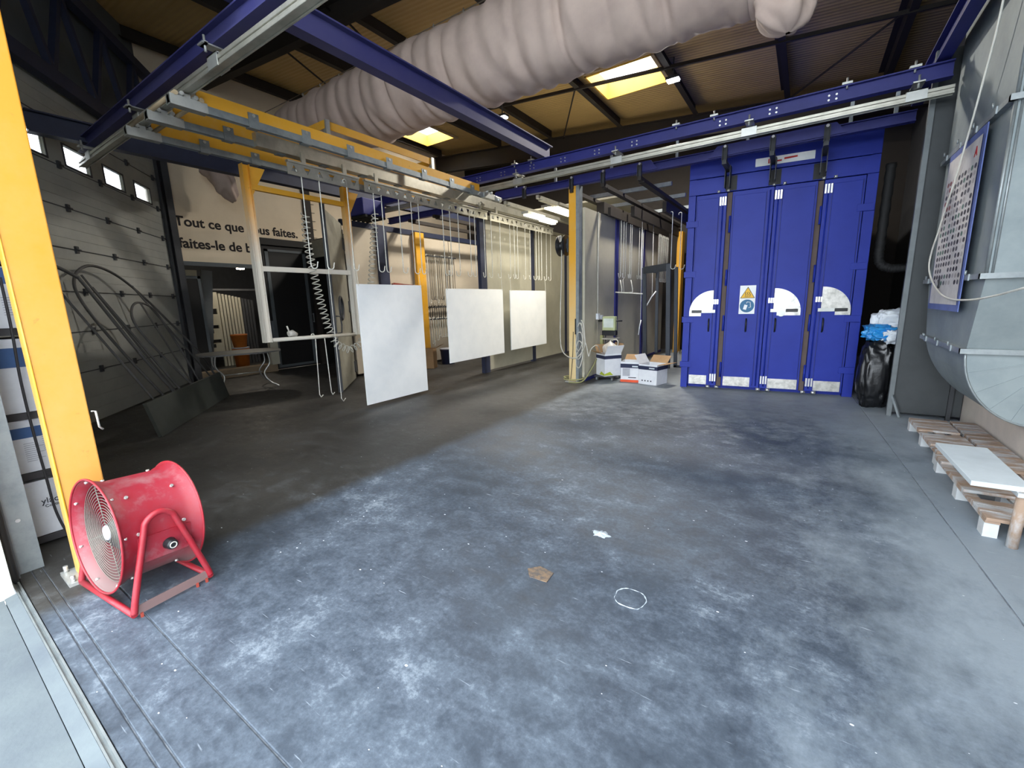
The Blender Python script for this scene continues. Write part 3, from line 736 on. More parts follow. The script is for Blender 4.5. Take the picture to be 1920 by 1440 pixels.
MB().box(-3.652, -3.59, 7.62, 7.77, .02, 3.66).build('side_profile', 'galv', c)
MB().box(-3.665, -3.645, 7.60, 7.62, .95, 1.25).build('wall_clip', 'handle', c)
column('steel_column', 'yellow steel column in front of the cabin side wall', -8.40, -8.28, 8.02, 8.32, 3.4, 'yellow')
column('steel_column', 'yellow steel column deep in the aisle beyond the anthracite frames', -3.12, -2.98, 13.0, 13.3, 3.4, 'yellow')

# ================================================================== BLUE CURING OVEN
OV = thing('curing_oven', 'tall blue curing oven with four folding door leaves and steel kick plates', 'oven', (-1.77, 8.05, 0), math.radians(6.1))
OI = ROOTINV[OV].inverted()
def ov(mb):
    mb.v = [OI @ v for v in mb.v]; return mb
def opart(mb, name, mt, parent=None, bevel=0, label=None): return ov(mb).build(name, mt, parent or OV, bevel=bevel, label=label)
m = MB(); m.box(0, .1, .02, 4.5, 0, 3.8); m.box(2.4, 2.5, .02, 4.5, 0, 3.8); m.box(.1, 2.4, .12, .2, 0, 3.8); m.box(0, 2.5, .02, 4.5, 3.7, 3.8); m.box(.1, 2.4, 4.4, 4.5, 0, 3.7)
opart(m, 'body', 'blueoven')
m = MB(); m.box(.0, 2.5, 0, .12, 3.26, 3.50); opart(m, 'lower_fascia', 'blueoven', bevel=.004)
m = MB(); m.box(.0, 2.5, -.01, .12, 3.51, 3.82); opart(m, 'upper_fascia', 'blueoven', bevel=.004)
m = MB(); m.box(0, .11, 0, .1, .0, 3.255); opart(m, 'door_jamb', 'blueoven', bevel=.004)
m = MB(); m.box(2.37, 2.5, 0, .1, .0, 3.255); opart(m, 'door_jamb', 'blueoven', bevel=.004)
for x0, x1 in ((.585, .655), (1.80, 1.87)):
    opart(MB().box(x0, x1, .045, .12, .05, 3.25), 'gap_seal', 'rust')
LEAVES = ((.12, .58, -1), (.66, 1.235, 1), (1.245, 1.795, 1), (1.875, 2.36, 1))
def quarter(cx, cz, R, sgn, n=14):
    return [(cx, cz)]+[(cx+sgn*R*math.sin(k/n*math.pi/2), cz+R*math.cos(k/n*math.pi/2)) for k in range(n+1)]
fn = lambda a, b, d: (a, d, b)
for i, (x0, x1, sg) in enumerate(LEAVES):
    lf = opart(MB().box(x0, x1, -.012, .05, .06, 3.245), 'door_leaf', 'blueoven', bevel=.005)
    # raised field with a groove round it
    a, b_ = (x0+.02, x1-.115) if i in (0,) else ((x0+.03, x1-.10) if i == 1 else (x0+.11, x1-.03))
    opart(MB().box(a, b_, -.024, -.012, .10, 3.18), 'door_field', 'blueoven', lf, bevel=.004)
    for q in (a-.012, b_+.004): opart(MB().box(q, q+.006, -.0145, -.0115, .08, 3.2), 'groove', 'bluedark', lf)
    for q in ((x1-.055,) if i == 0 else (x1-.05,) if i == 1 else (x0+.05,)):
        opart(MB().cyl((q, -.03, .1), (q, -.03, 3.2), .010, 8), 'lock_rod', 'blueoven', lf)
    kx0, kx1 = (a, b_-.04) if i < 2 else (a, b_)
    opart(MB().box(kx0, kx1, -.029, -.023, .075, .235), 'kick_plate', 'kick', lf)
    hx = (b_-.05) if i < 2 else (a+.04)
    if i == 1: hx = .98
    h = MB(); h.tube([(hx, -.024, 1.01), (hx, -.06, 1.03), (hx, -.065, 1.12), (hx, -.06, 1.2), (hx, -.024, 1.22)], .012, 8); opart(h, 'pull_handle', 'handle', lf)
    if i != 1:
        R = .37; cx, s_ = (b_+.0, -1) if i == 0 else (a, 1)
        pl = opart(MB().prism(quarter(cx, 1.33, R, s_), fn, -.030, -.024), 'sector_plate', 'kick', lf)
        if i in (0, 3): opart(MB().box(min(cx+s_*R, cx+s_*(R-.19)), max(cx+s_*R, cx+s_*(R-.19)), -.030, -.024, 1.27, 1.33), 'plate_tab', 'kick', pl)
        else: opart(MB().box(cx+.05, cx+R, -.030, -.024, 1.27, 1.33), 'plate_tab', 'kick', pl)
        lx0, lx1 = sorted((cx-s_*.04, cx+s_*.2)); opart(MB().box(lx0, lx1, -.05, -.030, 1.325, 1.375), 'lever', 'zinc', pl)
        lx0, lx1 = sorted((cx+s_*.17, cx+s_*.33)); opart(MB().box(lx0, lx1, -.06, -.032, 1.325, 1.372), 'lever_grip', 'handle', pl, bevel=.006)
        if i == 2: opart(MB().cyl((cx+.11, -.06, 1.31), (cx+.11, -.03, 1.31), .055, 20), 'weight_disc', 'zinc', pl)
        for k in range(3):
            q = cx-s_*(.005+.032*k); opart(MB().box(q-.012, q+.012, -.04, -.012, 1.47, 1.55), 'latch_lug', 'bolt', pl)
    # top and bottom bolt guides
    q = x1-.055 if i == 0 else (x0+.05 if i > 1 else None)
    if q:
        for k in (-1, 0, 1):
            opart(MB().box(q+.036*k-.011, q+.036*k+.011, -.045, -.012, 3.05, 3.18), 'bolt_guide', 'bolt', lf)
            opart(MB().box(q+.036*k-.011, q+.036*k+.011, -.045, -.012, .14, .27), 'bolt_guide', 'bolt', lf)
        for k in (-1, 1):
            opart(MB().cyl((q+.07*k-.03, -.04, .045), (q+.07*k+.03, -.04, .045), .024, 10), 'roller', 'bolt', lf)
            opart(MB().cyl((q+.07*k-.02, -.03, 3.27), (q+.07*k+.02, -.03, 3.27), .02, 10), 'roller', 'bolt', OV)
for z in (.42, 1.21, 1.98, 2.8):
    for x0, x1 in ((-.02, .17), (2.29, 2.49)):
        opart(MB().box(x0, x1, -.03, .0, z-.05, z+.05), 'strap_hinge', 'blueoven', bevel=.003)
for x in (.62, 1.835):
    for z in (.35, 1.15, 1.9, 2.75):
        opart(MB().cyl((x+.02, -.02, z-.13), (x+.02, -.02, z+.13), .016, 10), 'fold_hinge', 'blueoven')
for x0, x1 in ((.55, .71), (1.15, 1.31), (1.72, 1.88)): opart(MB().box(x0, x1, -.012, .0, 3.27, 3.49), 'rail_slot', 'black')
# maker's plate and warning signs on the oven
sg = opart(MB().box(.95, 1.72, -.02, -.01, 3.565, 3.68), 'name_plate', 'white', OV)
o = text('lettering', 'E', 'red', OV, OI @ Vector((1.12, -.0205, 3.592)), OI.to_3x3() @ Vector((1, 0, 0)), (0, 0, 1), size=.085, embolden=.002)
o.parent = sg
m = MB(); m.prism([(1.17, 3.597), (1.30, 3.60), (1.30, 3.622), (1.17, 3.618)], fn, -.023, -.02); m.prism([(1.33, 3.615), (1.50, 3.625), (1.50, 3.648), (1.33, 3.642)], fn, -.023, -.02)
opart(m, 'red_mark', 'red', sg)
sp_ = opart(MB().box(.86, 1.09, -.032, -.024, 1.30, 1.76), 'warning_sign', 'white', OV)
tri = lambda cx, z0, w, h: [(cx-w/2, z0), (cx+w/2, z0), (cx, z0+h)]
opart(MB().prism(tri(.975, 1.555, .215, .185), fn, -.034, -.032), 'triangle_border', 'ink', sp_)
opart(MB().prism(tri(.975, 1.563, .190, .162), fn, -.036, -.034), 'triangle', 'signyellow', sp_)
m = MB()
for k in (-1, 0, 1): m.tube([(.975+.03*k, -.037, 1.59), (.975+.03*k+.008, -.037, 1.61), (.975+.03*k-.006, -.037, 1.635), (.975+.03*k+.004, -.037, 1.655)], .004, 5)
m.box(.93, 1.02, -.037, -.036, 1.578, 1.583); opart(m, 'heat_waves', 'ink', sp_)
opart(MB().cyl((.975, -.032, 1.43), (.975, -.034, 1.43), .105, 28), 'blue_disc', 'signblue', sp_)
m = MB(); m.prism([(.92, 1.38), (.965, 1.365), (.985, 1.44), (.94, 1.455)], fn, -.036, -.034); m.tube([(.965, -.036, 1.47), (.975, -.036, 1.495), (1.02, -.036, 1.49), (1.03, -.036, 1.41), (1.0, -.036, 1.40)], .006, 6)
opart(m, 'glove_pictogram', 'white', sp_)

# ================================================================== SPRAY BOOTH, AISLE WALL
sb = thing('spray_booth', 'open spray booth with olive grey sheet walls and blue posts', 'spray booth', (-4.8, 9.5, 0))
for k, (y0, y1) in enumerate(((7.95, 9.9), (10.04, 11.8), (11.92, 13.3))):
    MB().box(-6.06, -6.03, y0, y1, .05, 3.4).build('wall_panel', 'chamber', sb)
for y0, y1 in ((7.74, 7.95), (9.9, 10.04), (11.8, 11.92)): MB().box(-6.10, -6.01, y0, y1, 0, 3.42).build('post', 'navy', sb)
for y0, y1 in ((7.80, 8.42), (8.44, 9.36), (9.52, 11.26), (11.42, 13.3)): MB().box(-3.60, -3.55, y0, y1, .05, 3.3).build('wall_panel', 'chamber', sb)
for y0, y1 in ((9.36, 9.52), (11.26, 11.42)): MB().box(-3.62, -3.52, y0, y1, 0, 3.3).build('post', 'blue', sb)
MB().box(-3.66, -3.5, 8.6, 13.3, 3.3, 3.52).build('top_rail', 'darkbrown', sb)
MB().box(-6.12, -6.0, 7.74, 13.3, 3.42, 3.5).build('top_rail', 'chamber', sb)
MB().box(-6.0, -3.66, 13.2, 13.3, 0, 3.9).build('rear_wall', 'chamber', sb)
MB().box(-6.0, -3.7, 9.9, 13.2, 3.86, 3.9).build('booth_ceiling', 'chamber', sb)
m = MB().box(-3.55, -3.53, 7.8, 13.3, 0, .06); m.build('skirting', 'blue', sb)
m = MB().cyl((-3.535, 8.40, 1.3), (-3.535, 8.40, 3.3), .014, 8); m.build('conduit', 'hosegrey', sb)
m = MB(); m.box(-3.55, -3.50, 8.35, 8.45, 1.2, 1.32); m.box(-3.55, -3.50, 8.52, 8.62, 1.2, 1.28); m.build('socket', 'whitefilm', sb)

def lamp_light(parent, kind, loc, energy, col, size=.3, spot=None, rot=(0, 0, 0), sy=None):
    ld = bpy.data.lights.new('lamp_light', kind); ld.energy = energy; ld.color = col
    if kind == 'AREA':
        ld.shape = 'RECTANGLE'; ld.size = size; ld.size_y = sy or size
    elif kind != 'SUN': ld.shadow_soft_size = size
    lo = bpy.data.objects.new('lamp_light', ld); COL.objects.link(lo); lo.parent = parent; lo.location = ROOTINV[parent] @ Vector(loc); lo.rotation_euler = rot
    return lo
def tube_light(x, y, z, L, w, label, energy):
    t_ = thing('ceiling_light', label, 'light', (x, y, z))
    m = MB(); m.box(x-w/2, x+w/2, y-L/2, y+L/2, z+.03, z+.08); m.build('housing', 'alu', t_)
    n = 2 if w > .25 else 1
    for k in range(n):
        xx = x+(k-(n-1)/2)*w*.5
        MB().box(xx-.05, xx+.05, y-L/2+.03, y+L/2-.03, z, z+.03).build('tube', 'tube', t_)
    lamp_light(t_, 'AREA', (x, y, z-.02), energy, (1, .93, .78), w, sy=L)
tube_light(-4.86, 8.12, 3.32, .70, .16, 'slim lit fluorescent fitting by the spray booth rail, first of two in line', 4)
tube_light(-4.93, 8.84, 3.32, .66, .16, 'slim lit fluorescent fitting deeper in the booth, behind another in line', 4)
tube_light(-4.6, 8.95, 3.52, 1.15, .45, 'wide lit fluorescent fitting in the booth beside the yellow column', 9)
tube_light(-4.55, 11.2, 3.52, .5, .4, 'small lit fitting deep in the booth behind the hose reel', 10)

# hooks on the aisle rail
for k, px in enumerate((1163, 1168, 1172, 1180, 1183, 1197, 1201, 1204)):
    y = U(px, 530, X=-3.43).y
    hook((-3.43, y, 3.28), random.uniform(-.3, .3)+math.pi, 'long pale hook in front of the spray booth side wall, near the bent rod', 'hooks on the aisle wall', None, .98)
for k in range(9):
    hook((-3.40, 12.2+.12*k, 3.25), random.uniform(-.3, .3)+math.pi, 'long pale hook hanging behind the anthracite frame in the aisle', 'hooks deep in the aisle', None, .98)
# bar with a row of load hooks over the aisle
m = MB().box(-3.46, -3.40, 8.7, 13.2, 3.26, 3.42)
tag(m.build('load_bar', 'darkbrown'), 'dark load bar along the spray booth side wall holding aisle hooks', 'load bar')
m = MB().box(-2.52, -2.44, 9.2, 13.2, 3.28, 3.48); tag(m.build('load_bar', 'darkbrown'), 'dark load bar in mid aisle with two long bright hooks', 'load bar')
m = MB().box(-3.16, -3.08, 9.2, 13.2, 3.28, 3.48); tag(m.build('load_bar', 'darkbrown'), 'dark load bar between the booth wall bar and the mid aisle bar', 'load bar')
for (x, y), lab in (((-2.40, 9.55), 'bright long hook holding the near corner of the anthracite frame'), ((-2.27, 9.75), 'bright long hook holding the small angled anthracite post')):
    hook((x, y, 3.3), -math.pi/2, lab, 'two bright hooks over the frame', None, .9)
# bent rod hanging from hooks
m = MB(); a = U(1154, 548, Y=8.9); b_ = U(1205, 551, Y=8.9); m.cyl(a, b_, .012, 8)
for px, py in ((1166, 541), (1186, 541)):
    c = U(px, py, Y=8.9); m.tube([U(px-3, py-16, Y=8.9), c, U(px, py+7, Y=8.9), U(px-8, py+8, Y=8.9)], .010, 6)
hk = U(1172, 530, X=-3.43).y
m.tube([U(1170, 548, Y=8.9), U(1168, 525, Y=8.9), (-3.43, hk-.045, 2.075)], .004, 5)
tag(m.build('test_rod', 'hook'), 'thin straight rod with two pegs hanging below the aisle hooks', 'rod')
for pts, lab, hy in ((((1230, 546), (1221, 558), (1213, 572), (1210, 578)), 'curved pale strip hanging in front of the anthracite frame', 516), (((1202, 600), (1199, 613), (1197, 628)), 'short straight pale strip hanging lower beside the frame post', 560)):
    yy = 9.2*-3.12/U(*pts[1], Y=9.2).x
    m = MB(); P = [U(x, y, Y=yy) for x, y in pts]; m.tube(P, .014, 6)
    m.tube([P[1], P[1]+Vector((.02, 0, .1)), Vector((-3.12, P[1].y, 3.285))], .004, 5)
    tag(m.build('coated_strip', 'white'), lab, 'strip')
# anthracite frames
fr = thing('steel_gate', 'tall anthracite rectangular steel frame hanging in the aisle', 'steel frame', (-2.6, 10.0, .05))
pA = (U(1208, 505, Y=10.6), U(1209, 668, Y=10.6)); pB = (U(1253, 515, Y=9.9), U(1252, 692, Y=9.9)); pC = (U(1233, 505, Y=11.2), U(1230, 664, Y=11.2))
MB().bar((pA[0].x, pA[0].y, 2.32), (pA[1].x, pA[1].y, .22), .09, .05, (0, 1, 0)).build('post', 'framegrey', fr)
MB().bar((pB[0].x, pB[0].y, 2.32), (pB[1].x, pB[1].y, .03), .09, .06, (0, 1, 0)).build('post', 'framegrey', fr)
MB().bar((pC[0].x, pC[0].y, 2.32), (pC[1].x, pC[1].y, .22), .07, .05, (0, 1, 0)).build('post', 'framegrey', fr)
MB().bar((pA[0].x, pA[0].y, 2.26), (pB[0].x, pB[0].y, 2.26), .05, .16).build('top_bar', 'framegrey', fr)
MB().bar((pC[0].x, pC[0].y, 2.26), (pA[0].x, pA[0].y, 2.26), .05, .10).build('top_bar', 'framegrey', fr)
ps = thing('steel_post', 'slim anthracite post with angled foot hanging next to the oven', 'steel post', (-2.36, 10.1, .08))
a = U(1268, 505, Y=10.0); b_ = U(1266, 688, Y=10.0)
MB().bar((a.x, a.y, 2.25), (b_.x, b_.y, .05), .07, .05, (0, 1, 0)).build('shaft', 'framegrey', ps)
MB().bar((b_.x-.03, b_.y, .07), (b_.x+.14, b_.y, .07), .05, .05).build('foot', 'framegrey', ps)

# ================================================================== DEGREASING CABIN WITH OPEN LEAF
cb = thing('wash_cabin', 'beige sheet cabin with dark open front and grey porthole door', 'cabin', (-9.9, 8.5, 0))
for y0, y1 in ((6.1, 6.9), (7.18, 7.98), (8.0, 9.4), (9.42, 11.4), (11.42, 13.3)): MB().box(-8.5, -8.44, y0, y1, .06, 3.34).build('wall_panel', 'beige', cb)
MB().box(-8.53, -8.36, 6.9, 7.18, 0, 3.4).build('corner_post', 'navy', cb)
MB().box(-8.5, -8.42, 6.0, 13.3, 3.34, 3.46).build('top_rail', 'navy', cb)
MB().box(-11.35, -8.5, 7.1, 7.17, 2.95, 3.40).build('front_fascia', 'leaf', cb)
MB().box(-11.35, -8.5, 7.17, 13.3, 3.38, 3.44).build('cabin_roof', 'dark', cb)
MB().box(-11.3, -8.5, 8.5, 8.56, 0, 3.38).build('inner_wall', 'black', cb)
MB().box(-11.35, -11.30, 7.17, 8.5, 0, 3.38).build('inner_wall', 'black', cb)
H0 = Vector((-8.33, 5.95, 0)); H1 = Vector((-7.13, 4.74, 0)); HD = (H1-H0).normalized(); HNn = Vector((HD.y, -HD.x, 0)); HL = (H1-H0).length
if HNn.dot(CAM-H0) < 0: HNn = -HNn
def lfp(s_, o_, z): return H0+HD*s_+HNn*o_+Vector((0, 0, z))
def lbox(mb, s0, s1, o0, o1, z0, z1):
    i = mb.pts([lfp(a, b_, c) for c in (z0, z1) for a, b_ in ((s0, o0), (s1, o0), (s1, o1), (s0, o1))])
    for q in ((0, 3, 2, 1), (4, 5, 6, 7), (0, 1, 5, 4), (1, 2, 6, 5), (2, 3, 7, 6), (3, 0, 4, 7)): mb.face([i+k for k in q])
    return mb
lf = lbox(MB(), .18, HL, -.03, .03, .03, 3.3).build('door_leaf', 'leaf', cb, bevel=.006)
lbox(MB(), HL-.0, HL+.03, -.04, .04, .02, 3.42).build('edge_profile', 'dark', lf)
lbox(MB(), .10, .17, -.03, .03, .03, 3.2).build('hinge_strip', 'black', lf)
for z in (.3, 1.6, 2.9): lbox(MB(), .02, .26, .03, .05, z-.12, z+.12).build('hinge', 'dark', lf)
def leafpt(px, py):
    d = FW*FPX+RT*(px-960)-UP*(py-720); k = (H0-CAM).dot(HNn)/d.dot(HNn); p = CAM+d*k; return (p-H0).dot(HD), p.z
s_, z_ = leafpt(636, 578)
ring = MB(); P = [lfp(s_+.17*math.cos(a), .035, z_+.17*1.25*math.sin(a)) for a in [2*math.pi*k/28 for k in range(28)]]; ring.tube(P, .03, 8, True)
pr_ = ring.build('porthole_ring', 'dark', lf)
g_ = MB(); i = g_.pts([lfp(s_+.16*math.cos(a), .034, z_+.16*1.25*math.sin(a)) for a in [2*math.pi*k/28 for k in range(28)]]); g_.face(range(i, i+28)); g_.build('porthole_glass', 'porthole', pr_)
s_, z_ = leafpt(630, 609)
MB().tube([lfp(s_+.08, .03, z_-.16), lfp(s_, .09, z_-.15), lfp(s_-.02, .1, z_), lfp(s_, .09, z_+.15), lfp(s_+.08, .03, z_+.16)], .014, 8).build('door_pull', 'dark', lf)
m = MB().tube([lfp(HL-.15, 0, 3.3), lfp(HL-.15, 0, 3.42), lfp(HL-.2, 0, 3.48)], .012, 6); m.build('top_catch', 'dark', lf)

# ---- hooks stored on the cabin wall
def rail_rack(y0, y1, z, label):
    t_ = thing('hook_rack', label, 'rack', (-8.35, (y0+y1)/2, z))
    MB().box(-8.37, -8.34, y0, y1, z-.015, z+.015).build('rail', 'dark', t_)
    for y in (y0+.05, y1-.05): MB().box(-8.44, -8.34, y-.015, y+.015, z-.015, z+.015).build('arm', 'dark', t_)
    return t_
rail_rack(8.42, 9.6, 2.86, 'top hook rack on the cabin wall beside the yellow column')
rail_rack(8.42, 9.6, 1.52, 'middle hook rack on the cabin wall with short dark hooks')
rail_rack(8.42, 9.6, 1.20, 'lower hook rack on the cabin wall with pale hooks')
for k in range(15):
    hook((-8.355, 8.47+.075*k, 2.87), random.uniform(-.5, .5), 'long grey hook in the row on the top rack of the cabin wall', 'hooks on the top rack', HMD if k % 4 else HM, 1.0)
SH = hook_mesh(.34, .010, .04).mesh('short_hook', 'black'); SW = hook_mesh(.52, .011, .045).mesh('medium_hook', 'hook')
for k in range(13):
    o = bpy.data.objects.new('short_hook', SH); COL.objects.link(o); o.location = (-8.355, 8.46+.085*k, 1.53); o.rotation_euler.z = random.uniform(-.6, .6); tag(o, 'short dark hook on the middle rack of the cabin wall', 'hook', 'short dark hooks')
for k in range(12):
    o = bpy.data.objects.new('medium_hook', SW); COL.objects.link(o); o.location = (-8.355, 8.46+.09*k, 1.21); o.rotation_euler.z = random.uniform(-.6, .6); o.scale.z = random.uniform(.9, 1.5) if k < 5 else 1
    tag(o, 'pale medium length hook on the lower rack of the cabin wall', 'hook', 'pale hooks on the lower rack')
def carton(name, label, cx, cy, sx, sy, h, mt, rz=0, open_=False, z=0):
    t_ = thing(name, label, 'box', (cx, cy, z), rz); I = ROOTINV[t_].inverted()
    m = MB(); w = .006
    for q in ((-sx/2, sx/2, -sy/2, -sy/2+w), (-sx/2, sx/2, sy/2-w, sy/2), (-sx/2, -sx/2+w, -sy/2, sy/2), (sx/2-w, sx/2, -sy/2, sy/2)): m.box(*q, .0, h)
    m.box(-sx/2, sx/2, -sy/2, sy/2, 0, w)
    if not open_: m.box(-sx/2, sx/2, -sy/2, sy/2, h-w, h)
    m.v = [I @ v for v in m.v]; m.build('carton', mt, t_)
    return t_, I
def cpart(mb, I, name, mt, t_): mb.v = [I @ v for v in mb.v]; return mb.build(name, mt, t_)
t_, I = carton('cardboard_box', 'brown cardboard box on the floor below the hook racks', -7.9, 7.8, .40, .32, .5, 'card', .5, True)
for sx, an in ((-1, .9), (1, .5)):
    cpart(MB().prism([(0, 0), (.2*math.cos(an)*sx, .2*math.sin(an)), (.2*math.cos(an)*sx, .2*math.sin(an)+.006), (0, .006)], lambda a, b, d: (sx*.225+a, d, .5+b), -.17, .17), I, 'flap', 'card', t_)
tubs = thing('blue_tub', 'dark blue plastic tub with pale lid beside the brown box', 'tub', (-7.95, 8.62, 0))
MB().lathe([(.0, 0), (.17, 0), (.2, .36), (.21, .36), (.21, .40), (0, .40)], (-7.95, 8.62, 0), (0, 0, 1), 24).build('tub', 'boxnavy', tubs)
MB().lathe([(0, .40), (.215, .40), (.215, .425), (0, .425)], (-7.95, 8.62, 0), (0, 0, 1), 24).build('lid', 'inkgrey', tubs)
# capped pipes leaning between cabin and panel, red trestle head
m = MB(); m.cyl((-8.2, 7.45, 0), (-8.2, 7.45, 2.0), .09, 14); m.cyl((-8.2, 7.68, 0), (-8.2, 7.68, 1.95), .09, 14)
t_ = thing('pipe_trestle', 'pair of pale pipes with a red trestle head in front of the cabin wall', 'pipes', (-8.2, 7.55, 0))
MB().cyl((-8.32, 7.42, 0), (-8.32, 7.42, 2.02), .085, 14).build('pipe', 'inkgrey', t_); MB().cyl((-8.32, 7.62, 0), (-8.32, 7.62, 2.02), .085, 14).build('pipe', 'plasticbag', t_)
m = MB(); m.bar((-8.32, 7.2, 2.1), (-8.32, 7.85, 2.08), .05, .05); m.bar((-8.39, 7.3, 2.12), (-8.2, 7.75, 2.06), .05, .05); m.build('trestle_head', 'redwood', t_)

# ================================================================== RIGHT-HAND SIDE
dc = thing('sheet_metal_duct', 'large galvanised rectangular duct with flanges bending into the right wall', 'duct', (1.45, 6.1, .4))
def dsec(y0, y1, za, Y0, Y1, zb, x=1.2, X=1.2):
    m = MB(); i = m.pts([(x, y0, za), (1.69, y0, za), (1.69, y1, za), (x, y1, za), (X, Y0, zb), (1.69, Y0, zb), (1.69, Y1, zb), (X, Y1, zb)])
    for q in ((0, 1, 5, 4), (1, 2, 6, 5), (2, 3, 7, 6), (3, 0, 4, 7)): m.face([i+k for k in q])
    return m
dsec(5.12, 7.12, 3.02, 5.12, 7.12, 5.85).build('upper_section', 'galvduct', dc)
dsec(5.12, 7.12, 1.71, 5.12, 7.12, 3.0).build('middle_section', 'galvduct', dc)
dsec(5.31, 6.85, 1.08, 5.12, 7.12, 1.69).build('taper_section', 'galvduct', dc)
m = MB(); n = 16; e = []
for k in range(n+1):
    a = k/n*math.pi/2; e.append((1.2+.492*(1-math.cos(a)), 1.06-.62*math.sin(a)))
for k in range(n):
    (xa, za), (xb, zb) = e[k], e[k+1]; yn = 5.31; ya = lambda q: 6.85-.85*(q/n)
    i = m.pts([(xa, yn, za), (xa, ya(k), za), (xb, ya(k+1), zb), (xb, yn, zb)]); m.face(range(i, i+4), True)
    i = m.pts([(xa, yn, za), (xb, yn, zb), (1.692, yn, zb), (1.692, yn, za)]); m.face(range(i, i+4))
    i = m.pts([(xa, ya(k), za), (xb, ya(k+1), zb), (1.692, ya(k+1), zb), (1.692, ya(k), za)]); m.face(range(i, i+4))
m.build('elbow', 'galvduct', dc)
P = [(x, 5.305, z) for x, z in e]; MB().tube(P, .009, 6).build('elbow_seam', 'galv', dc)
for k in range(1, 5):
    a = k/5*math.pi/2; MB().bar((1.2+.5*(1-math.cos(a)), 5.307, 1.06-.62*math.sin(a)), (1.69, 5.307, 1.06-.18*math.sin(a)), .006, .012).build('stiffening_crease', 'galvduct', dc)
for z, y0, y1 in ((3.01, 5.12, 7.12), (1.70, 5.12, 7.12), (1.07, 5.31, 6.85)):
    m = MB(); m.box(1.155, 1.2, y0-.04, y1+.05, z-.022, z+.022); m.box(1.155, 1.69, y0-.045, y0, z-.022, z+.022); fl = m.build('flange', 'galv', dc)
    for y in (y0+.25, y0+.75, y0+1.25, y1-.25):
        if z > 1.5 and z < 2 and 5.4 < y < 6.75: continue
        q = MB(); q.box(1.145, 1.155, y-.018, y+.018, z-.028, z+.028); q.cyl((1.13, y, z+.02), (1.13, y, z+.06), .008, 6); q.build('flange_clip', 'galv', fl)
for z0, z1 in ((1.72, 2.99), (3.03, 5.8)):
    m = MB(); m.cyl((1.196, 5.117, z0), (1.196, 5.117, z1), .012, 8); m.cyl((1.23, 5.114, z0), (1.23, 5.114, z1), .009, 8); m.build('corner_seam', 'galv', dc)
# colour chart
po = thing('colour_chart', 'tall white poster of small paint swatches on blue backing, hung on the duct', 'poster', (1.18, 6.05, 1.4))
MB().box(1.145, 1.152, 5.50, 6.66, 1.40, 2.97).build('backing', 'posterblue', po)
m = MB(); m.grid(lambda u, v: (1.142-.008*math.sin(v*2.6), 5.56+1.04*u, 1.46+1.44*v), 1, 10, sm=True); m.build('sheet', 'posterwhite', po)
R_ = random.Random(3)
dots = {k: MB() for k in 'ABCDE'}
for r_ in range(17):
    for c_ in range(10):
        if R_.random() < .08: continue
        y = 6.50-.098*c_; z = 2.66-.062*r_; v = (z-1.46)/1.44
        k = 'A' if c_ < 3 and r_ < 6 and R_.random() < .7 else R_.choice('BBDDEC')
        i = dots[k].pts([(1.1405-.008*math.sin(v*2.6), y+.036*math.cos(a)*1.0, z+.023*math.sin(a)) for a in [2*math.pi*q/10 for q in range(10)]]); dots[k].face(range(i, i+10))
for k, mm in dots.items():
    o = mm.build('swatches', 'dot'+k, po, kind='stuff')
text('logo', 'A', 'red', po, (1.138, 5.72, 2.75), (0, -1, 0), (0, 0, 1), width=.085, size=.13, embolden=.004)
m = MB(); m.box(1.137, 1.139, 5.63, 5.73, 2.715, 2.725); m.build('logo_underline', 'red', po)
m = MB(); m.prism([(6.30, 1.66), (6.34, 1.70), (6.26, 1.72), (6.22, 1.62), (6.33, 1.61)], lambda a, b, d: (d, a, b), 1.132, 1.133); m.build('small_mark', 'ink', po)
# white cable hanging in front of the duct
P = []
K = [U(x, y, X=1.115) for x, y in ((1890, -40), (1868, 60), (1840, 165), (1812, 265), (1790, 340), (1770, 400), (1758, 439), (1747, 472), (1742, 500), (1747, 525), (1763, 550), (1785, 561), (1822, 562), (1863, 555), (1920, 540))]+[U(1985, 524, X=1.2), Vector((1.66, 4.5, 1.82))]
def smooth(K, n=6):
    out = []
    for i in range(len(K)-1):
        a = K[max(i-1, 0)]; b_ = K[i]; c = K[i+1]; d = K[min(i+2, len(K)-1)]
        for k in range(n):
            t_ = k/n; out.append(.5*((2*b_)+(c-a)*t_+(2*a-5*b_+4*c-d)*t_**2+(3*b_-a-3*c+d)*t_**3))
    out.append(K[-1]); return out
K[0] = Vector((K[0].x, K[0].y, K[0].z)); K.insert(0, Vector((1.16, K[0].y-.02, 5.0))); K.insert(0, Vector((1.19, K[0].y, 5.2)))
tag(MB().tube(smooth(K), .008, 6).build('white_cable', 'cablewhite'), 'white cable looping down in front of the duct and poster', 'cable')
# grey partition sheet and its stand
pt = thing('partition_sheet', 'tall dark grey sheet standing at the right wall behind the duct', 'partition', (1.35, 7.3, 0))
MB().box(1.05, 1.69, 7.28, 7.31, .05, 4.25).build('sheet', 'partition', pt)
MB().box(1.0, 1.05, 7.24, 7.30, 0, 4.25).build('edge_post', 'partedge', pt)
MB().box(1.56, 1.60, 7.24, 7.28, 0, 4.25).build('edge_post', 'dark', pt)
MB().bar((1.03, 7.22, .28), (1.12, 7.16, .01), .025, .025).build('brace', 'galv', pt)
m = MB()
m.box(1.4, 1.69, 7.6, 13.9, 0, 5.9)
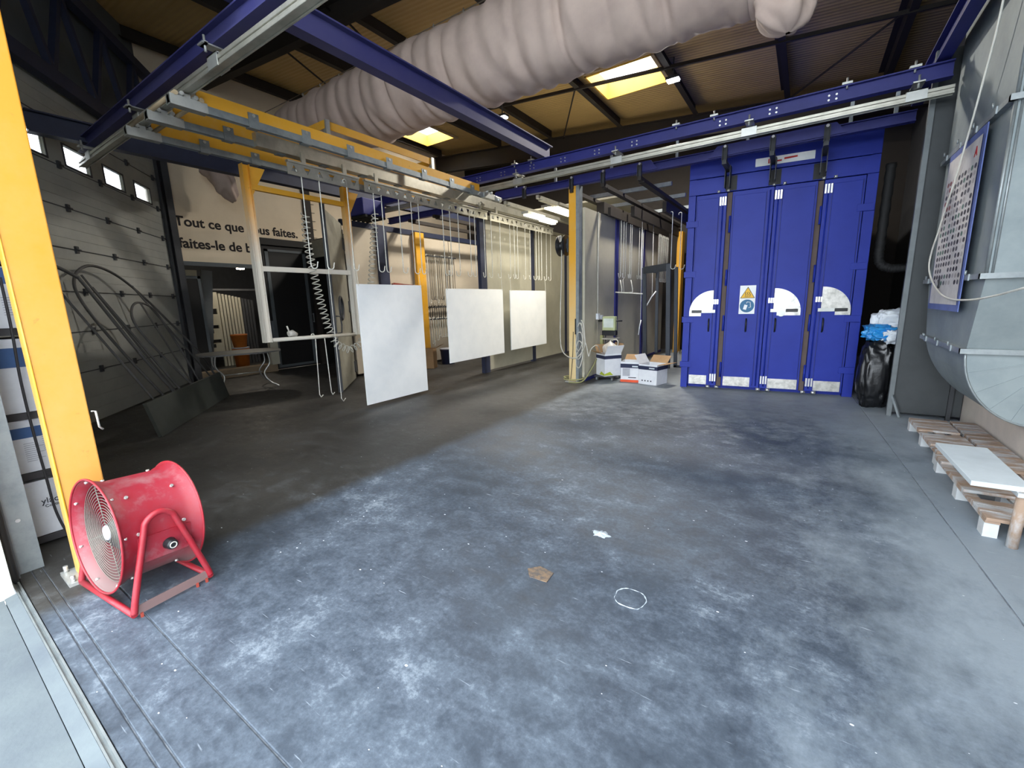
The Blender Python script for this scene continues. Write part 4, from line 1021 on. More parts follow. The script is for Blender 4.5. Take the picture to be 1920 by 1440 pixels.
# dark recess beside the oven
t_ = thing('extract_hose', 'black ribbed flexible hose bending beside the oven', 'hose', (1.0, 8.6, 1.9))
P = smooth([Vector((.86, 8.55, 3.4)), Vector((.85, 8.55, 2.4)), Vector((.86, 8.55, 2.05)), Vector((.98, 8.55, 1.94)), Vector((1.2, 8.55, 1.93)), Vector((1.68, 8.55, 1.93))], 16)
MB().tube(P, [.062+.006*math.sin(k*2.1) for k in range(len(P))], 10).build('ribbed_hose', 'rubber', t_)
MB().box(1.28, 1.34, 8.46, 8.64, 1.75, 2.15).build('clamp_plate', 'dark', t_)
# bin bag and plastic films
def blob(name, c, r, mt, seed, amp=.25, label='', cat='bag', group=None, n=44, flat=None):
    m = MB(); c = Vector(c)
    def fn_(u, v):
        th_ = u*math.pi; ph = v*2*math.pi
        d = Vector((math.sin(th_)*math.cos(ph), math.sin(th_)*math.sin(ph), math.cos(th_)))
        sq = Vector([math.copysign(abs(q)**.62, q) for q in d])
        k = 1+amp*(mn.noise(d*2.2+Vector((seed, 0, 0))))+amp*.5*mn.noise(d*6+Vector((0, seed, 0)))+amp*.35*abs(mn.noise(d*11+Vector((seed, seed, 0))))
        p = Vector((sq.x*r[0], sq.y*r[1], sq.z*r[2]))*k
        p = c+p
        if p.z < .004: p.z = .004
        return p
    m.grid(fn_, n, n*2, closev=True)
    return tag(m.build(name, mt), label, cat, group)
blob('bin_bag', (.89, 7.74, .47), (.19, .17, .47), 'bag', 3, .16, 'tall full black bin bag standing between the oven and grey partition')
blob('plastic_film', (.88, 7.75, 1.04), (.16, .15, .10), 'bluefilm', 5, .4, 'crumpled blue printed plastic film lying on the black bin bag', 'plastic film')
blob('plastic_film', (1.02, 7.66, 1.00), (.11, .10, .08), 'whitefilm', 8, .4, 'small crumpled white film at the front of the bag top', 'plastic film')
blob('plastic_film', (.98, 7.88, 1.22), (.16, .15, .12), 'whitefilm', 11, .35, 'larger crumpled white film heaped above the blue film', 'plastic film')
# pallets
def pallet(label, x0, x1, y0, y1, gap, seed):
    t_ = thing('pallet', label, 'pallet', ((x0+x1)/2, (y0+y1)/2, 0)); rr = random.Random(seed)
    for x in (x0, (x0+x1)/2-.03, x1-.07):
        MB().box(x, x+.07, y0+.01, y1-.01, .10, .118).build('stringer_board', 'pallet', t_)
        for y in (y0+.02, (y0+y1)/2-.05, y1-.12): MB().box(x, x+.07, y, y+.10, .0, .10).build('block', 'palletblock', t_)
    y = y0
    while y < y1-.05:
        w = rr.uniform(.11, .15); w = min(w, y1-y)
        if rr.random() > gap: MB().box(x0, x1, y, y+w-.008, .118, .14).build('deck_board', 'pallet', t_, bevel=.003)
        y += w
    return t_
pallet('weathered wooden pallet by the grey partition, partly dusted white', 1.12, 1.44, 5.28, 6.64, .18, 2)
pallet('narrow wooden pallet tight against the right wall behind the bench', 1.47, 1.67, 5.2, 6.68, .1, 5)
pallet('weathered wooden pallet with open gaps below the white bench board', 1.09, 1.62, 3.83, 5.2, .35, 9)
bn = thing('bench', 'low bench with thick white board and round leg beside the right wall', 'bench', (1.1, 4.15, 0))
MB().prism([(.968, 3.735), (1.235, 3.75), (1.245, 4.60), (.955, 4.585)], lambda a, b, d: (a, b, d), .372, .405).build('board', 'dustboard', bn, bevel=.003)
for y in (3.76, 4.55): MB().cyl((1.20, y, 0 if y < 4 else .141), (1.205, y, .372), .028, 16).build('leg', 'pallet', bn)
MB().box(1.17, 1.23, 3.72, 4.58, .345, .372).build('rail', 'palletblock', bn)

# ================================================================== RED DRUM FAN
FX = thing('drum_fan', 'dusty red portable drum fan on a tubular stand', 'fan', (-3.128, .65, 0))
fa = Vector((-math.sin(.113)*math.cos(-.079), math.cos(.113)*math.cos(-.079), math.sin(-.079))); fc = Vector((-3.128, .486, .400)); fs = fa.cross(Vector((0, 0, 1))).normalized(); fu = fs.cross(fa)
L, R = .382, .319; r = .285
sh = MB().lathe([(R, 0), (R, -.006), (R-.01, .012), (r+.012, .045), (r, .07), (r, L-.07), (r+.012, L-.045), (R-.008, L-.01), (R, L), (R, L+.006), (R-.006, L+.002), (r-.004, L-.06), (r-.006, .07), (R-.016, .016)], fc, fa, 64, True).build('drum_shell', 'fanred', FX)
MB().tube([fc+(fs*math.cos(a)+fu*math.sin(a))*(R) for a in [2*math.pi*k/64 for k in range(64)]], .006, 6, True).build('rim', 'fantube', sh)
MB().tube([fc+fa*L+(fs*math.cos(a)+fu*math.sin(a))*(R) for a in [2*math.pi*k/64 for k in range(64)]], .006, 6, True).build('rim', 'fantube', sh)
go = fc+fa*.05
gd = MB()
for k in range(14):
    rr = .055+.0172*k
    gd.tube([go+(fs*math.cos(a)+fu*math.sin(a))*rr for a in [2*math.pi*q/48 for q in range(48)]], .0022, 5, True)
for k in range(4):
    a = k*math.pi/2+.4; d = fs*math.cos(a)+fu*math.sin(a); gd.cyl(go+d*.04+fa*.004, go+d*.285+fa*.004, .003, 6)
gd_ = gd.build('guard_grille', 'hookdark', FX)
MB().lathe([(0, -.006), (.040, -.005), (.043, 0), (.043, .008), (0, .008)], go, fa, 28).build('guard_badge', 'inkgrey', gd_)
MB().lathe([(0, .06), (.055, .07), (.062, .10), (.062, .26), (0, .26)], fc, fa, 28).build('motor', 'dark', FX)
for k in range(5):
    a = k*2*math.pi/5; d = fs*math.cos(a)+fu*math.sin(a); e_ = fs*-math.sin(a)+fu*math.cos(a)
    m = MB(); i = m.pts([fc+fa*.10+d*.06-e_*.03, fc+fa*.17+d*.06+e_*.03, fc+fa*.18+d*.265+e_*.08, fc+fa*.09+d*.265-e_*.06]); m.face(range(i, i+4)); m.face(range(i+3, i-1, -1)); m.build('blade', 'dark', FX)
MB().lathe([(.0, L-.05), (r-.005, L-.05), (r-.005, L-.046), (0, L-.046)], fc, fa, 40).build('rear_guard', 'hookdark', FX)
# bolts round the shell
for a_ in (.15, .9, 1.9, 2.7, 3.6, 4.4, 5.3):
    d = fs*math.cos(a_)+fu*math.sin(a_)
    for h in (.085, L-.085): MB().cyl(fc+fa*h+d*(r-.004), fc+fa*h+d*(r+.010), .009, 8).build('bolt', 'bolt', sh)
    MB().cyl(fc+fa*.03+d*(r+.02), fc+fa*.012+d*(r+.012), .007, 8).build('bolt', 'bolt', sh)
# stand: one inverted U each side, joined by floor tubes
fdir = Vector((fa.x, fa.y, 0)).normalized(); fsd = Vector((fdir.y, -fdir.x, 0))
cen = Vector((fc.x, fc.y, 0))+fdir*(L*.5-.01)
for sgn in (1, -1):
    o_ = cen+fsd*sgn*.325
    A = o_-fdir*.19; B = o_+fdir*.185
    K = [A+Vector((0, 0, .035))-fsd*sgn*.0, A+fdir*.02+Vector((0, 0, .12)), o_-fdir*.085+Vector((0, 0, .43)), o_-fdir*.06+Vector((0, 0, .50)), o_+Vector((0, 0, .53)), o_+fdir*.055+Vector((0, 0, .50)), o_+fdir*.08+Vector((0, 0, .43)), B-fdir*.02+Vector((0, 0, .12)), B+Vector((0, 0, .035))]
    K = [k-fsd*sgn*(.012*(k.z/.5)) for k in K]
    MB().tube(smooth(K, 5), .016, 10).build('side_hoop', 'fantube', FX)
    bq = MB().bar(A+fdir*.01+Vector((0, 0, .045))-fsd*sgn*.005, B+Vector((0, 0, .045))-fsd*sgn*.005, .006, .05).build('base_rail', 'fanred', FX)
    for q in (.03, .3, .35): MB().bar(A+fdir*q+Vector((0, 0, 0)), A+fdir*q+Vector((0, 0, .025)), .012, .012).build('foot', 'redwood', bq)
for q in (-.19, .185):
    a = cen+fdir*q+fsd*.325+Vector((0, 0, .03)); b_ = cen+fdir*q-fsd*.325+Vector((0, 0, .03))
    MB().tube([a, b_], .016, 10).build('floor_tube', 'fantube', FX)
kp = fc+fa*(L*.56)+fs*(r+.004)+fu*(-.06)
if (kp-CAM).length > (fc+fa*(L*.56)-fs*(r)+fu*(-.06)-CAM).length: fs = -fs; kp = fc+fa*(L*.56)+fs*(r+.004)+fu*(-.06)
MB().bar(fc+fa*(L*.2)+fs*(r-.004)+fu*(-.05), fc+fa*(L*.85)+fs*(r-.004)+fu*(-.05), .03, .14, fu).build('switch_plate', 'fanred', FX)
kb = MB().lathe([(0, .05), (.024, .05), (.028, .04), (.030, .012), (.036, .0), (0, 0)], kp, fs, 20).build('switch_knob', 'handle', FX)
MB().tube([kp+fs*.052+(fa*math.cos(a)+fu*math.sin(a))*.016 for a in [2*math.pi*q/20 for q in range(20)]], .003, 6, True).build('knob_ring', 'hosegrey', kb)

# ================================================================== LEFT DOOR JAMB, BOX RACK
jb = thing('door_guide', 'galvanised door guide rail at the left jamb beside the box shelf', 'door guide', (-3.95, .28, 0))
MB().box(-4.02, -3.96, .24, .36, 0, 4.2).build('guide_channel', 'galv', jb)
MB().box(-3.96, -3.90, .205, .25, 0, 4.2).build('front_angle', 'greypanel', jb)
MB().cyl((-3.86, .225, 0), (-3.86, .225, 4.2), .014, 10).build('guide_pipe', 'dark', jb)
for z in (.35, .95, 1.5): MB().disc((-3.96, .30, z), (1, 0, 0), .012, .008, 8).build('bolt', 'bolt', jb)
rk = thing('box_shelf', 'dark shelf unit of powder boxes behind the thick yellow column', 'shelf', (-4.6, .62, 0))
for y in (.30, .74):
    for x in (-4.38, -4.85): MB().box(x-.02, x+.02, y-.02, y+.02, 0, 2.1).build('upright', 'dark', rk)
for z in (.06, .53, .95, 1.52, 1.98): MB().box(-4.87, -4.34, .30, .75, z-.045, z).build('shelf_board', 'shelfboard', rk)
def powderbox(z, h, label, band, y0=.33, y1=.71):
    t_ = thing('powder_box', label, 'box', (-4.58, (y0+y1)/2, z))
    MB().box(-4.80, -4.36, y0, y1, z, z+h).build('carton', 'boxwhite', t_, bevel=.004)
    if band: MB().box(-4.362, -4.357, y0, y1, z+h*band[0], z+h*band[1]).build('colour_band', band[2], t_)
    return t_
t1 = powderbox(.062, .40, 'white box with grey lettering on the lowest shelf behind the column', None)
text('lettering', 'ylac', 'ink', t1, (-4.358, .455, .29), (0, 1, 0), (0, 0, 1), width=.085, size=.1)
text('lettering', 'Coatings', 'ink', t1, (-4.358, .47, .26), (0, 1, 0), (0, 0, 1), width=.10, size=.05)
t2 = powderbox(.532, .37, 'white box with blue band and small print on the second shelf', (.66, .86, 'boxblue'))
for k in range(10): MB().box(-4.358, -4.357, .44, .44+.05+.02*((k*7) % 3), .735-.014*k, .739-.014*k).build('print_line', 'inkgrey', t2)
for k in range(8): MB().box(-4.358, -4.357, .53, .53+.05+.02*((k*5) % 3), .765-.014*k, .769-.014*k).build('print_line', 'inkgrey', t2)
t3 = powderbox(.952, .50, 'pale box with broad blue top band on the third shelf', (.62, .88, 'boxblue'))
t4 = powderbox(1.522, .40, 'white box with blue stripe on the fourth shelf', (.72, .98, 'boxblue'))
for k in range(8): MB().box(-4.358, -4.357, .50, .50+.06+.02*((k*5) % 3), 1.72-.016*k, 1.724-.016*k).build('print_line', 'inkgrey', t4)
tag(MB().tube(smooth([U(x, y, X=-4.24) for x, y in ((0, 520), (22, 620), (36, 700), (52, 770), (68, 830), (88, 900), (102, 950), (118, 985), (132, 1003))]), .008, 6).build('black_cable', 'cable'), 'thin black cable hanging down in front of the powder boxes', 'cable')

# ================================================================== CENTRE: MACHINE, BOXES, HOSES
mc = thing('powder_machine', 'small powder spraying machine on a trolley by the booth wall', 'machine', (-3.25, 8.45, 0))
sc_ = MB().box(-3.40, -3.13, 8.32, 8.44, .98, 1.26).build('control_box', 'machine', mc, bevel=.012)
MB().box(-3.37, -3.16, 8.312, 8.32, 1.04, 1.22).build('display', 'screen', sc_)
MB().box(-3.41, -3.12, 8.33, 8.46, .88, .975).build('control_base', 'handle', mc, bevel=.01)
MB().cyl((-3.52, 8.40, 1.17), (-3.01, 8.40, 1.17), .016, 10).build('handle_bar', 'handle', mc)
MB().box(-3.40, -3.08, 8.30, 8.50, .80, .825).build('tray', 'alu', mc)
for x in (-3.38, -3.15): MB().cyl((x, 8.46, .05), (x, 8.46, 1.0), .014, 8).build('upright', 'dark', mc)
m = MB(); m.tube([(-3.2, 8.40, .70), (-3.26, 8.40, .76), (-3.32, 8.40, .70), (-3.36, 8.4, .56), (-3.18, 8.4, .56)], .03, 8); m.build('pump', 'rubber', mc)
MB().box(-3.46, -3.40, 8.36, 8.42, .5, .88).build('regulator', 'hosegreen', mc)
MB().box(-3.42, -3.02, 7.98, 8.52, .07, .10).build('platform', 'dark', mc, bevel=.01)
for x in (-3.38, -3.06):
    for y in (8.03, 8.46): MB().cyl((x-.015, y, .035), (x+.015, y, .035), .035, 14).build('wheel', 'galv', mc)
def openbox(name, label, cx, cy, rz, sx, sy, h, z, deco):
    t_, I = carton(name, label, cx, cy, sx, sy, h, 'boxwhite', rz, True, z)
    cpart(MB().box(-sx/2+.008, sx/2-.008, -sy/2+.008, sy/2-.008, h*.75, h*.76), I, 'contents', 'plasticbag', t_)
    e = .004
    for nm, z0, z1, mt in deco:
        m = MB(); m.box(-sx/2-e, sx/2+e, -sy/2-e, -sy/2, z0*h, z1*h); m.box(-sx/2-e, -sx/2, -sy/2-e, sy/2+e, z0*h, z1*h); m.box(sx/2, sx/2+e, -sy/2-e, sy/2+e, z0*h, z1*h)
        cpart(m, I, nm, mt, t_)
    return t_, I
def flap(t_, I, edge, sx, sy, h, ln, an, mt='card'):
    m = MB(); c, s_ = math.cos(an)*ln, math.sin(an)*ln
    prof = [(0, 0), (c, s_), (c-.005*math.sin(an), s_+.005*math.cos(an)), (0, .005)]
    f_ = {'-y': (lambda a, b, d: (d*sx/2, -sy/2-a, h+b)), '+y': (lambda a, b, d: (d*sx/2, sy/2+a, h+b)), '-x': (lambda a, b, d: (-sx/2-a, d*sy/2, h+b)), '+x': (lambda a, b, d: (sx/2+a, d*sy/2, h+b))}[edge]
    m.prism(prof, f_, -.97, .97); cpart(m, I, 'flap', mt, t_)
t_, I = openbox('powder_box', 'open white box with lime corners and plastic bag on the machine trolley', -3.18, 8.14, math.radians(52), .37, .33, .44, .105, (('colour_band', .78, .93, 'boxnavy'),))
flap(t_, I, '-y', .37, .33, .44, .20, 1.0, 'boxwhite'); flap(t_, I, '+x', .37, .33, .44, .20, 1.3); flap(t_, I, '-x', .37, .33, .44, .16, .4); flap(t_, I, '+y', .37, .33, .44, .18, 1.1)
for sg_ in (1, -1):
    m = MB(); m.prism([(0, 0), (.19, 0), (.12, .07), (.0, .03)], (lambda a, b, d: (-.185+a, -.165-d, .02+b)) if sg_ > 0 else (lambda a, b, d: (-.185-d, -.165+a, .02+b)), .004, .006); cpart(m, I, 'lime_corner', 'boxlime', t_)
m = MB()
def bagf(u, v):
    th_ = u*math.pi; ph = v*2*math.pi; rr = math.sin(th_)**.8*(.15 if u > .3 else .15*(u/.3)**.8+.01)
    return I @ Vector((.03+rr*math.cos(ph)*(1+.2*mn.noise(Vector((math.cos(ph)*2, math.sin(ph)*2, u*4)))), rr*math.sin(ph), .34+.36*(1-u)))
m.grid(bagf, 18, 24, closev=True); m.build('plastic_bag', 'plasticbag', t_)
t_, I = openbox('powder_box', 'white box with navy top band and orange base between two boxes', -2.74, 8.25, .12, .36, .34, .40, 0, (('colour_band', .70, .90, 'boxnavy'), ('orange_band', .0, .12, 'boxorange')))
flap(t_, I, '+y', .36, .34, .40, .18, .5); cpart(MB().box(-.14, .0, -.1755, -.1745, .12, .27), I, 'print_block', 'inkgrey', t_); cpart(MB().box(-.03, .12, -.176, -.1745, .085, .10), I, 'print_line', 'ink', t_)
cpart(MB().box(.04, .15, -.1765, -.1745, .30, .325), I, 'print_line', 'whitefilm', t_)
t_, I = openbox('powder_box', 'white box with navy band and small icons beside the oven', -2.30, 8.16, math.radians(-14), .38, .38, .38, 0, (('colour_band', .74, .92, 'boxnavy'),))
flap(t_, I, '-x', .38, .38, .38, .19, 1.0, 'boxwhite'); flap(t_, I, '+y', .38, .38, .38, .19, .7); flap(t_, I, '+x', .38, .38, .38, .19, .15)
for k in range(4): cpart(MB().box(-.12+.06*k, -.095+.06*k, -.1955, -.1945, .06, .085), I, 'icon', 'ink', t_)
cpart(MB().box(.03, .14, -.1965, -.1945, .305, .325), I, 'print_line', 'whitefilm', t_)
# hoses and cables round the column
def hose(label, P, r, mt, name='hose', cat='hose'): return tag(MB().tube(smooth([Vector(p) for p in P], 8), r, 7).build(name, mt), label, cat)
rl = thing('hose_reel', 'dark hose reel fixed high on the slim yellow column', 'hose reel', (-3.9, 7.7, 2.4))
MB().lathe([(.05, -.07), (.19, -.07), (.19, -.055), (.08, -.05), (.08, .05), (.19, .055), (.19, .07), (.05, .07)], (-3.90, 7.58, 2.62), (1, 0, 0), 28).build('drum', 'handle', rl)
MB().box(-3.96, -3.80, 7.60, 7.72, 2.5, 2.75).build('bracket', 'dark', rl)
a = [U(x, y, Y=7.56) for x, y in ((1052, 445), (1053, 500), (1051, 580), (1051, 640), (1056, 660), (1068, 670), (1082, 670), (1094, 655), (1097, 640), (1094, 610), (1090, 600))]
hose('pale hose looping down from the reel around the yellow column', [(-3.98, 7.58, 2.75)]+a, .011, 'hosegrey')
hose('grey hose drooping from the column clip to the machine', [U(x, y, Y=7.58) for x, y in ((1090, 605), (1093, 625), (1100, 650), (1104, 668), (1108, 655), (1116, 648), (1122, 650))]+[Vector((-3.35, 8.1, .55))], .009, 'hosegrey')
hose('olive hose running from the floor up to the machine regulator', [(-3.75, 7.50, .012), (-3.50, 7.58, .035), (-3.42, 7.85, .25), (-3.42, 8.25, .55), (-3.43, 8.33, .7)], .011, 'hosegreen')
hose('olive hose coiled round the foot of the slim yellow column', [(-3.73+.20*math.cos(q*.7), 7.68+.16*math.sin(q*.7), .034+.004*q) for q in range(16)], .011, 'hosegreen')
hose('thin dark cable running down the slim yellow column', [(-3.70, 7.605, 1.0), (-3.71, 7.60, .6), (-3.73, 7.60, .3), (-3.76, 7.60, .03)], .006, 'cable', 'cable', 'cable')
hose('bundle of grey cable loops hanging on the column clip', [(-3.60, 7.60, 1.1)]+[(-3.56+.07*math.sin(q*1.1), 7.58+.03*math.cos(q*1.1), .95+.22*math.cos(q*1.1)-.03*q) for q in range(18)], .009, 'hosegrey', 'cable', 'cable')
hose('pale hose arching from the machine pump into the white box', [(-3.22, 8.30, .78), (-3.06, 8.26, .80), (-3.03, 8.22, .70), (-3.12, 8.18, .62)], .011, 'hosegrey')

# ================================================================== LEFT BAY
tb = thing('oval_table', 'oval grey table on curved chrome legs at the store opening', 'table', (-9.7, 4.1, 0))
tc = Vector((-9.58, 4.14, 0)); ta = Vector((.28, .96, 0)).normalized(); tp = Vector((ta.y, -ta.x, 0))
m = MB(); top = [(tc+ta*.74*math.copysign(abs(math.cos(a))**.75, math.cos(a))+tp*.52*math.copysign(abs(math.sin(a))**.75, math.sin(a))) for a in [2*math.pi*k/40 for k in range(40)]]
i = m.pts([p+Vector((0, 0, .725)) for p in top]+[p+Vector((0, 0, .755)) for p in top]); m.face(range(i+39, i-1, -1)); m.face(range(i+40, i+80))
for k in range(40): m.face((i+k, i+(k+1) % 40, i+40+(k+1) % 40, i+40+k))
m.build('table_top', 'tabletop', tb)
for sa in (-1, 1):
    for sp2 in (-1, 1):
        b_ = tc+ta*sa*.45+tp*sp2*.26
        MB().tube(smooth([b_+Vector((0, 0, .725)), b_+ta*sa*.02+Vector((0, 0, .5)), b_-ta*sa*.10+Vector((0, 0, .3)), b_-ta*sa*.02+tp*sp2*.03+Vector((0, 0, .12)), b_+ta*sa*.10+tp*sp2*.06+Vector((0, 0, .03)), b_+ta*sa*.13+tp*sp2*.07+Vector((0, 0, 0))], 5), .016, 8).build('leg', 'chrome', tb)
MB().cyl(tc-ta*.36+Vector((0, 0, .3)), tc+ta*.36+Vector((0, 0, .3)), .012, 8).build('stretcher', 'chrome', tb)
# frames leaning on the sectional door
def leaning(label, pts, r, bars=(), mt='gate', name='arched_frame', off=.0):
    t_ = thing(name, label, 'metal frame', SK(pts[0][0], pts[0][1], 0))
    MB().tube(smooth([SK(*p) for p in pts], 6), r, 8).build('outer_tube', mt, t_)
    for a, b_ in bars: MB().bar(SK(*a), SK(*b_), r*1.1, r*1.1).build('inner_bar', mt, t_)
    return t_
leaning('large arched dark metal frame leaning on the sectional door', [(-3.45, 1.0, 0.0), (-3.72, .55, 1.0), (-3.95, .3, 1.75), (-3.82, .2, 2.1), (-3.35, .16, 2.3), (-2.75, .17, 2.22), (-2.2, .25, 1.9), (-1.7, .4, 1.4), (-1.2, .6, .8), (-.75, .78, .02)], .02, [((-3.62, .18, 2.15), (-3.0, .85, .2)), ((-2.4, .22, 2.05), (-1.35, .85, .2))])
leaning('smaller arched dark metal frame leaning in front of the large arch', [(-2.85, 1.25, .0), (-3.3, .85, .9), (-3.48, .65, 1.4), (-3.30, .55, 1.65), (-3.0, .52, 1.76), (-2.65, .56, 1.66), (-2.45, .62, 1.35), (-2.25, .75, .8), (-2.1, .95, .02)], .017, [((-3.0, .55, 1.75), (-2.45, .95, .1))])
leaning('straight dark metal frame with a broken corner leaning near the yellow column', [(-3.6, 1.25, .0), (-3.95, .9, .9), (-4.3, .55, 1.95), (-4.38, .5, 2.08), (-4.7, .45, 2.2), (-5.2, .4, 2.3)], .022, [((-4.2, .56, 1.95), (-3.45, 1.2, .1)), ((-4.85, .5, 2.0), (-4.3, 1.2, .1))], name='leaning_gate')
lb2 = MB(); skbox(lb2, -4.95, -3.35, 1.15, 1.35, .0, .02)
i = lb2.pts([SK(a, b_, c) for a in (-4.95, -2.9) for b_, c in ((.75, .50), (1.0, .0), (1.03, .0), (.78, .50))])
lb2 = MB(); i = lb2.pts([SK(a, b_, c) for a in (-4.95, -2.2) for b_, c in ((1.20, .46), (1.30, .004), (1.34, .004), (1.24, .46))])
for q in ((0, 1, 2, 3), (7, 6, 5, 4), (0, 4, 5, 1), (1, 5, 6, 2), (2, 6, 7, 3), (3, 7, 4, 0)): lb2.face([i+k for k in q])
tag(lb2.build('low_panel', 'lowsheet'), 'low dark sheet standing on the floor in front of the leaning frames', 'sheet')
# store room
st = thing('store_shelf', 'stack of upright pale cladding strips in the dark store room', 'material rack', (-13.4, 5.9, 0))
for k in range(12): MB().box(-13.9, -13.84, 5.55+.085*k, 5.61+.085*k, 0, 2.1-.02*k).build('strip', 'chamber' if k < 8 else 'dark', st)
MB().box(-13.95, -13.7, 4.99, 6.6, 2.15, 2.2).build('shelf_board', 'dark', st)
for k, (z0, z1) in enumerate(((.35, .7), (.8, 1.1), (1.2, 1.5), (1.65, 2.1))):
    t_ = thing('store_box', ('pale carton low in the store shelf', 'pale carton with dark mark in the store shelf', 'pale carton above the marked one in the store shelf', 'pale carton below the top board of the store shelf')[k], 'box', (-13.8, 5.2, z0))
    MB().box(-14.0, -13.6, 5.0, 5.5, z0, z1).build('carton', 'chamber', t_); MB().box(-13.599, -13.597, 5.02, 5.3, z1-.12, z1-.02).build('label_band', 'black', t_)
tag(MB().box(-14.05, -13.55, 4.93, 4.98, 0, 2.5).build('rack_post', 'black'), 'black upright post of the store rack', 'post')
m = MB().bar((-12.6, 4.95, 2.6), (-12.7, 4.70, .2), .25, .04, (1, 0, 0)); tag(m.build('leaning_plank', 'greypanel'), 'wide grey plank leaning in the store opening', 'plank')
m = MB().prism([(4.45, 2.62), (4.85, 2.62), (4.72, .9)], lambda a, b, d: (d, a, b), -12.95, -12.9); tag(m.build('pale_board', 'chamber'), 'pale tapering board behind the grey plank', 'board')
fr2 = thing('glazed_leaf', 'dark glazed leaf with pale frame standing at the store entrance', 'door leaf', (-11.8, 4.2, 0))
MB().box(-11.82, -11.78, 4.05, 4.10, .0, 2.4).build('stile', 'greypanel', fr2); MB().box(-11.82, -11.78, 4.42, 4.48, .0, 2.4).build('stile', 'greypanel', fr2); MB().box(-11.82, -11.78, 4.05, 4.48, 2.34, 2.4).build('top_rail', 'greypanel', fr2); MB().box(-11.81, -11.79, 4.1, 4.42, .05, 2.34).build('glass', 'black', fr2)
ob = thing('orange_bucket', 'orange plastic bucket behind the oval table', 'bucket', (-12.3, 5.35, 0))
MB().lathe([(0, .0), (.15, .0), (.19, .55), (.2, .55), (.2, .6), (0, .6)], (-12.3, 5.35, 0), (0, 0, 1), 24).build('bucket', 'orange', ob); MB().lathe([(0, .6), (.205, .6), (.205, .63), (0, .63)], (-12.3, 5.35, 0), (0, 0, 1), 24).build('lid', 'inkgrey', ob)
ob2 = thing('orange_bucket', 'second orange bucket stacked on top of another in the store', 'bucket', (-12.3, 5.35, .632))
MB().lathe([(0, .632), (.15, .632), (.19, .93), (.2, .93), (.2, .97), (0, .97)], (-12.3, 5.35, 0), (0, 0, 1), 24).build('bucket', 'orange', ob2)
sl = thing('store_lamp', 'small round lit lamp under the store room ceiling', 'light', (-12.9, 5.9, 2.7))
MB().lathe([(0, 0), (.09, .01), (.1, .05), (0, .06)], (-12.9, 5.9, 2.68), (0, 0, 1), 20).build('lens', 'bulb', sl); MB().cyl((-12.9, 5.9, 2.74), (-12.9, 5.9, 2.998), .02, 8).build('stem', 'dark', sl)
lamp_light(sl, 'POINT', (-12.9, 5.9, 2.6), 14, (1, .9, .75), .1)
wp = thing('waste_pipe', 'pale square post standing in front of the dark door', 'post', (-11.3, 5.62, 0))
MB().box(-11.28, -11.16, 5.55, 5.75, .2, .85).build('box', 'chamber', wp); MB().box(-11.26, -11.2, 5.68, 5.74, .85, 1.3).build('tube', 'greypanel', wp)

# ================================================================== OVERHEAD: CLOTH DUCT, LAMPS
sk = thing('cloth_duct', 'wide wrinkled beige cloth air duct hanging below the roof from a wire', 'air duct', (-5, 5.8, 4.55))
X0, X1 = -9.6, -.72; SP = .62
def sockf(u, v):
    x = X0+(X1-X0)*u; th_ = v*2*math.pi                       # v=0 at the top wire
    ph = (x-X0)/SP; fr_ = ph-math.floor(ph); tent = abs(fr_-.5)*2   # 1 at the clips
    up = max(0, math.cos(th_)); R_ = .64
    d_ = min(fr_, 1-fr_)
    side = abs(math.sin(th_))
    fold = -(.05+.10*mn.noise(Vector((round(ph)*3.7, 1.3, 2.2))))*math.exp(-(d_/.07)**2)*(.25+.75*side)+.012*math.sin(ph*2*math.pi*2.0+2*math.sin(th_)+mn.noise(Vector((x*.7, 0, 3)))*4)
    low = max(0, -math.cos(th_)+.25)                          # creases gather on the belly
    cr = mn.noise(Vector((x*5.0+th_*.8, math.sin(th_)*.6, 7))); fold -= .07*low*max(0, cr-.05)
    wr = .035*mn.noise(Vector((x*1.6, math.sin(th_)*1.2, math.cos(th_)*1.2)))+.012*mn.noise(Vector((x*9, math.sin(th_)*4, math.cos(th_)*4)))
    rr = R_+fold+wr
    end = min(1, u*14)
    rr *= .80+.2*end
    z = 5.21+rr*math.cos(th_)*1.0; y = 5.8+rr*math.sin(th_)*.98
    if math.cos(th_) > .3: z -= (1-tent**2.5)*.11*((math.cos(th_)-.3)/.7)**1.5; y = 5.8+(y-5.8)*(1-.35*tent*((math.cos(th_)-.3)/.7))
    pinch = max(0, (abs(fr_-.0) < .06)*1.0)
    return Vector((x, y, z))
m = MB(); m.grid(sockf, 300, 56, closev=True); m.build('cloth', 'sock', sk)
# gathered end hanging down
def endf(u, v):
    th_ = v*2*math.pi; rr = .64*math.sqrt(max(0, 1-u*u))*(1-.05*u)+.02
    f_ = 1+.05*u*math.sin(th_*9+u*3)+.06*u*mn.noise(Vector((math.sin(th_)*3, math.cos(th_)*3, u*3)))
    return Vector((X1-.03+.28*u, 5.8+rr*math.sin(th_)*f_, 5.21+rr*math.cos(th_)*f_-.10*u))
m = MB(); m.grid(endf, 14, 64, closev=True); m.build('gathered_end', 'sock', sk)
def tailf(u, v):
    th_ = v*2*math.pi; rr = (.13+.12*math.sin(min(1, u*1.2)*math.pi*.62))*math.sqrt(max(.01, 1-(max(0, u-.7)/.3)**2))
    c_ = Vector((X1+.12, 5.8, 5.0)).lerp(Vector((X1+.34, 5.85, 4.27)), u); f_ = 1+.14*math.sin(th_*5+u*2)+.22*mn.noise(Vector((math.sin(th_)*2.5, math.cos(th_)*2.5, u*5)))
    return c_+Vector((rr*math.cos(th_)*f_, rr*math.sin(th_)*f_, 0))
m = MB(); m.grid(tailf, 24, 48, closev=True); m.build('tail', 'sock', sk)
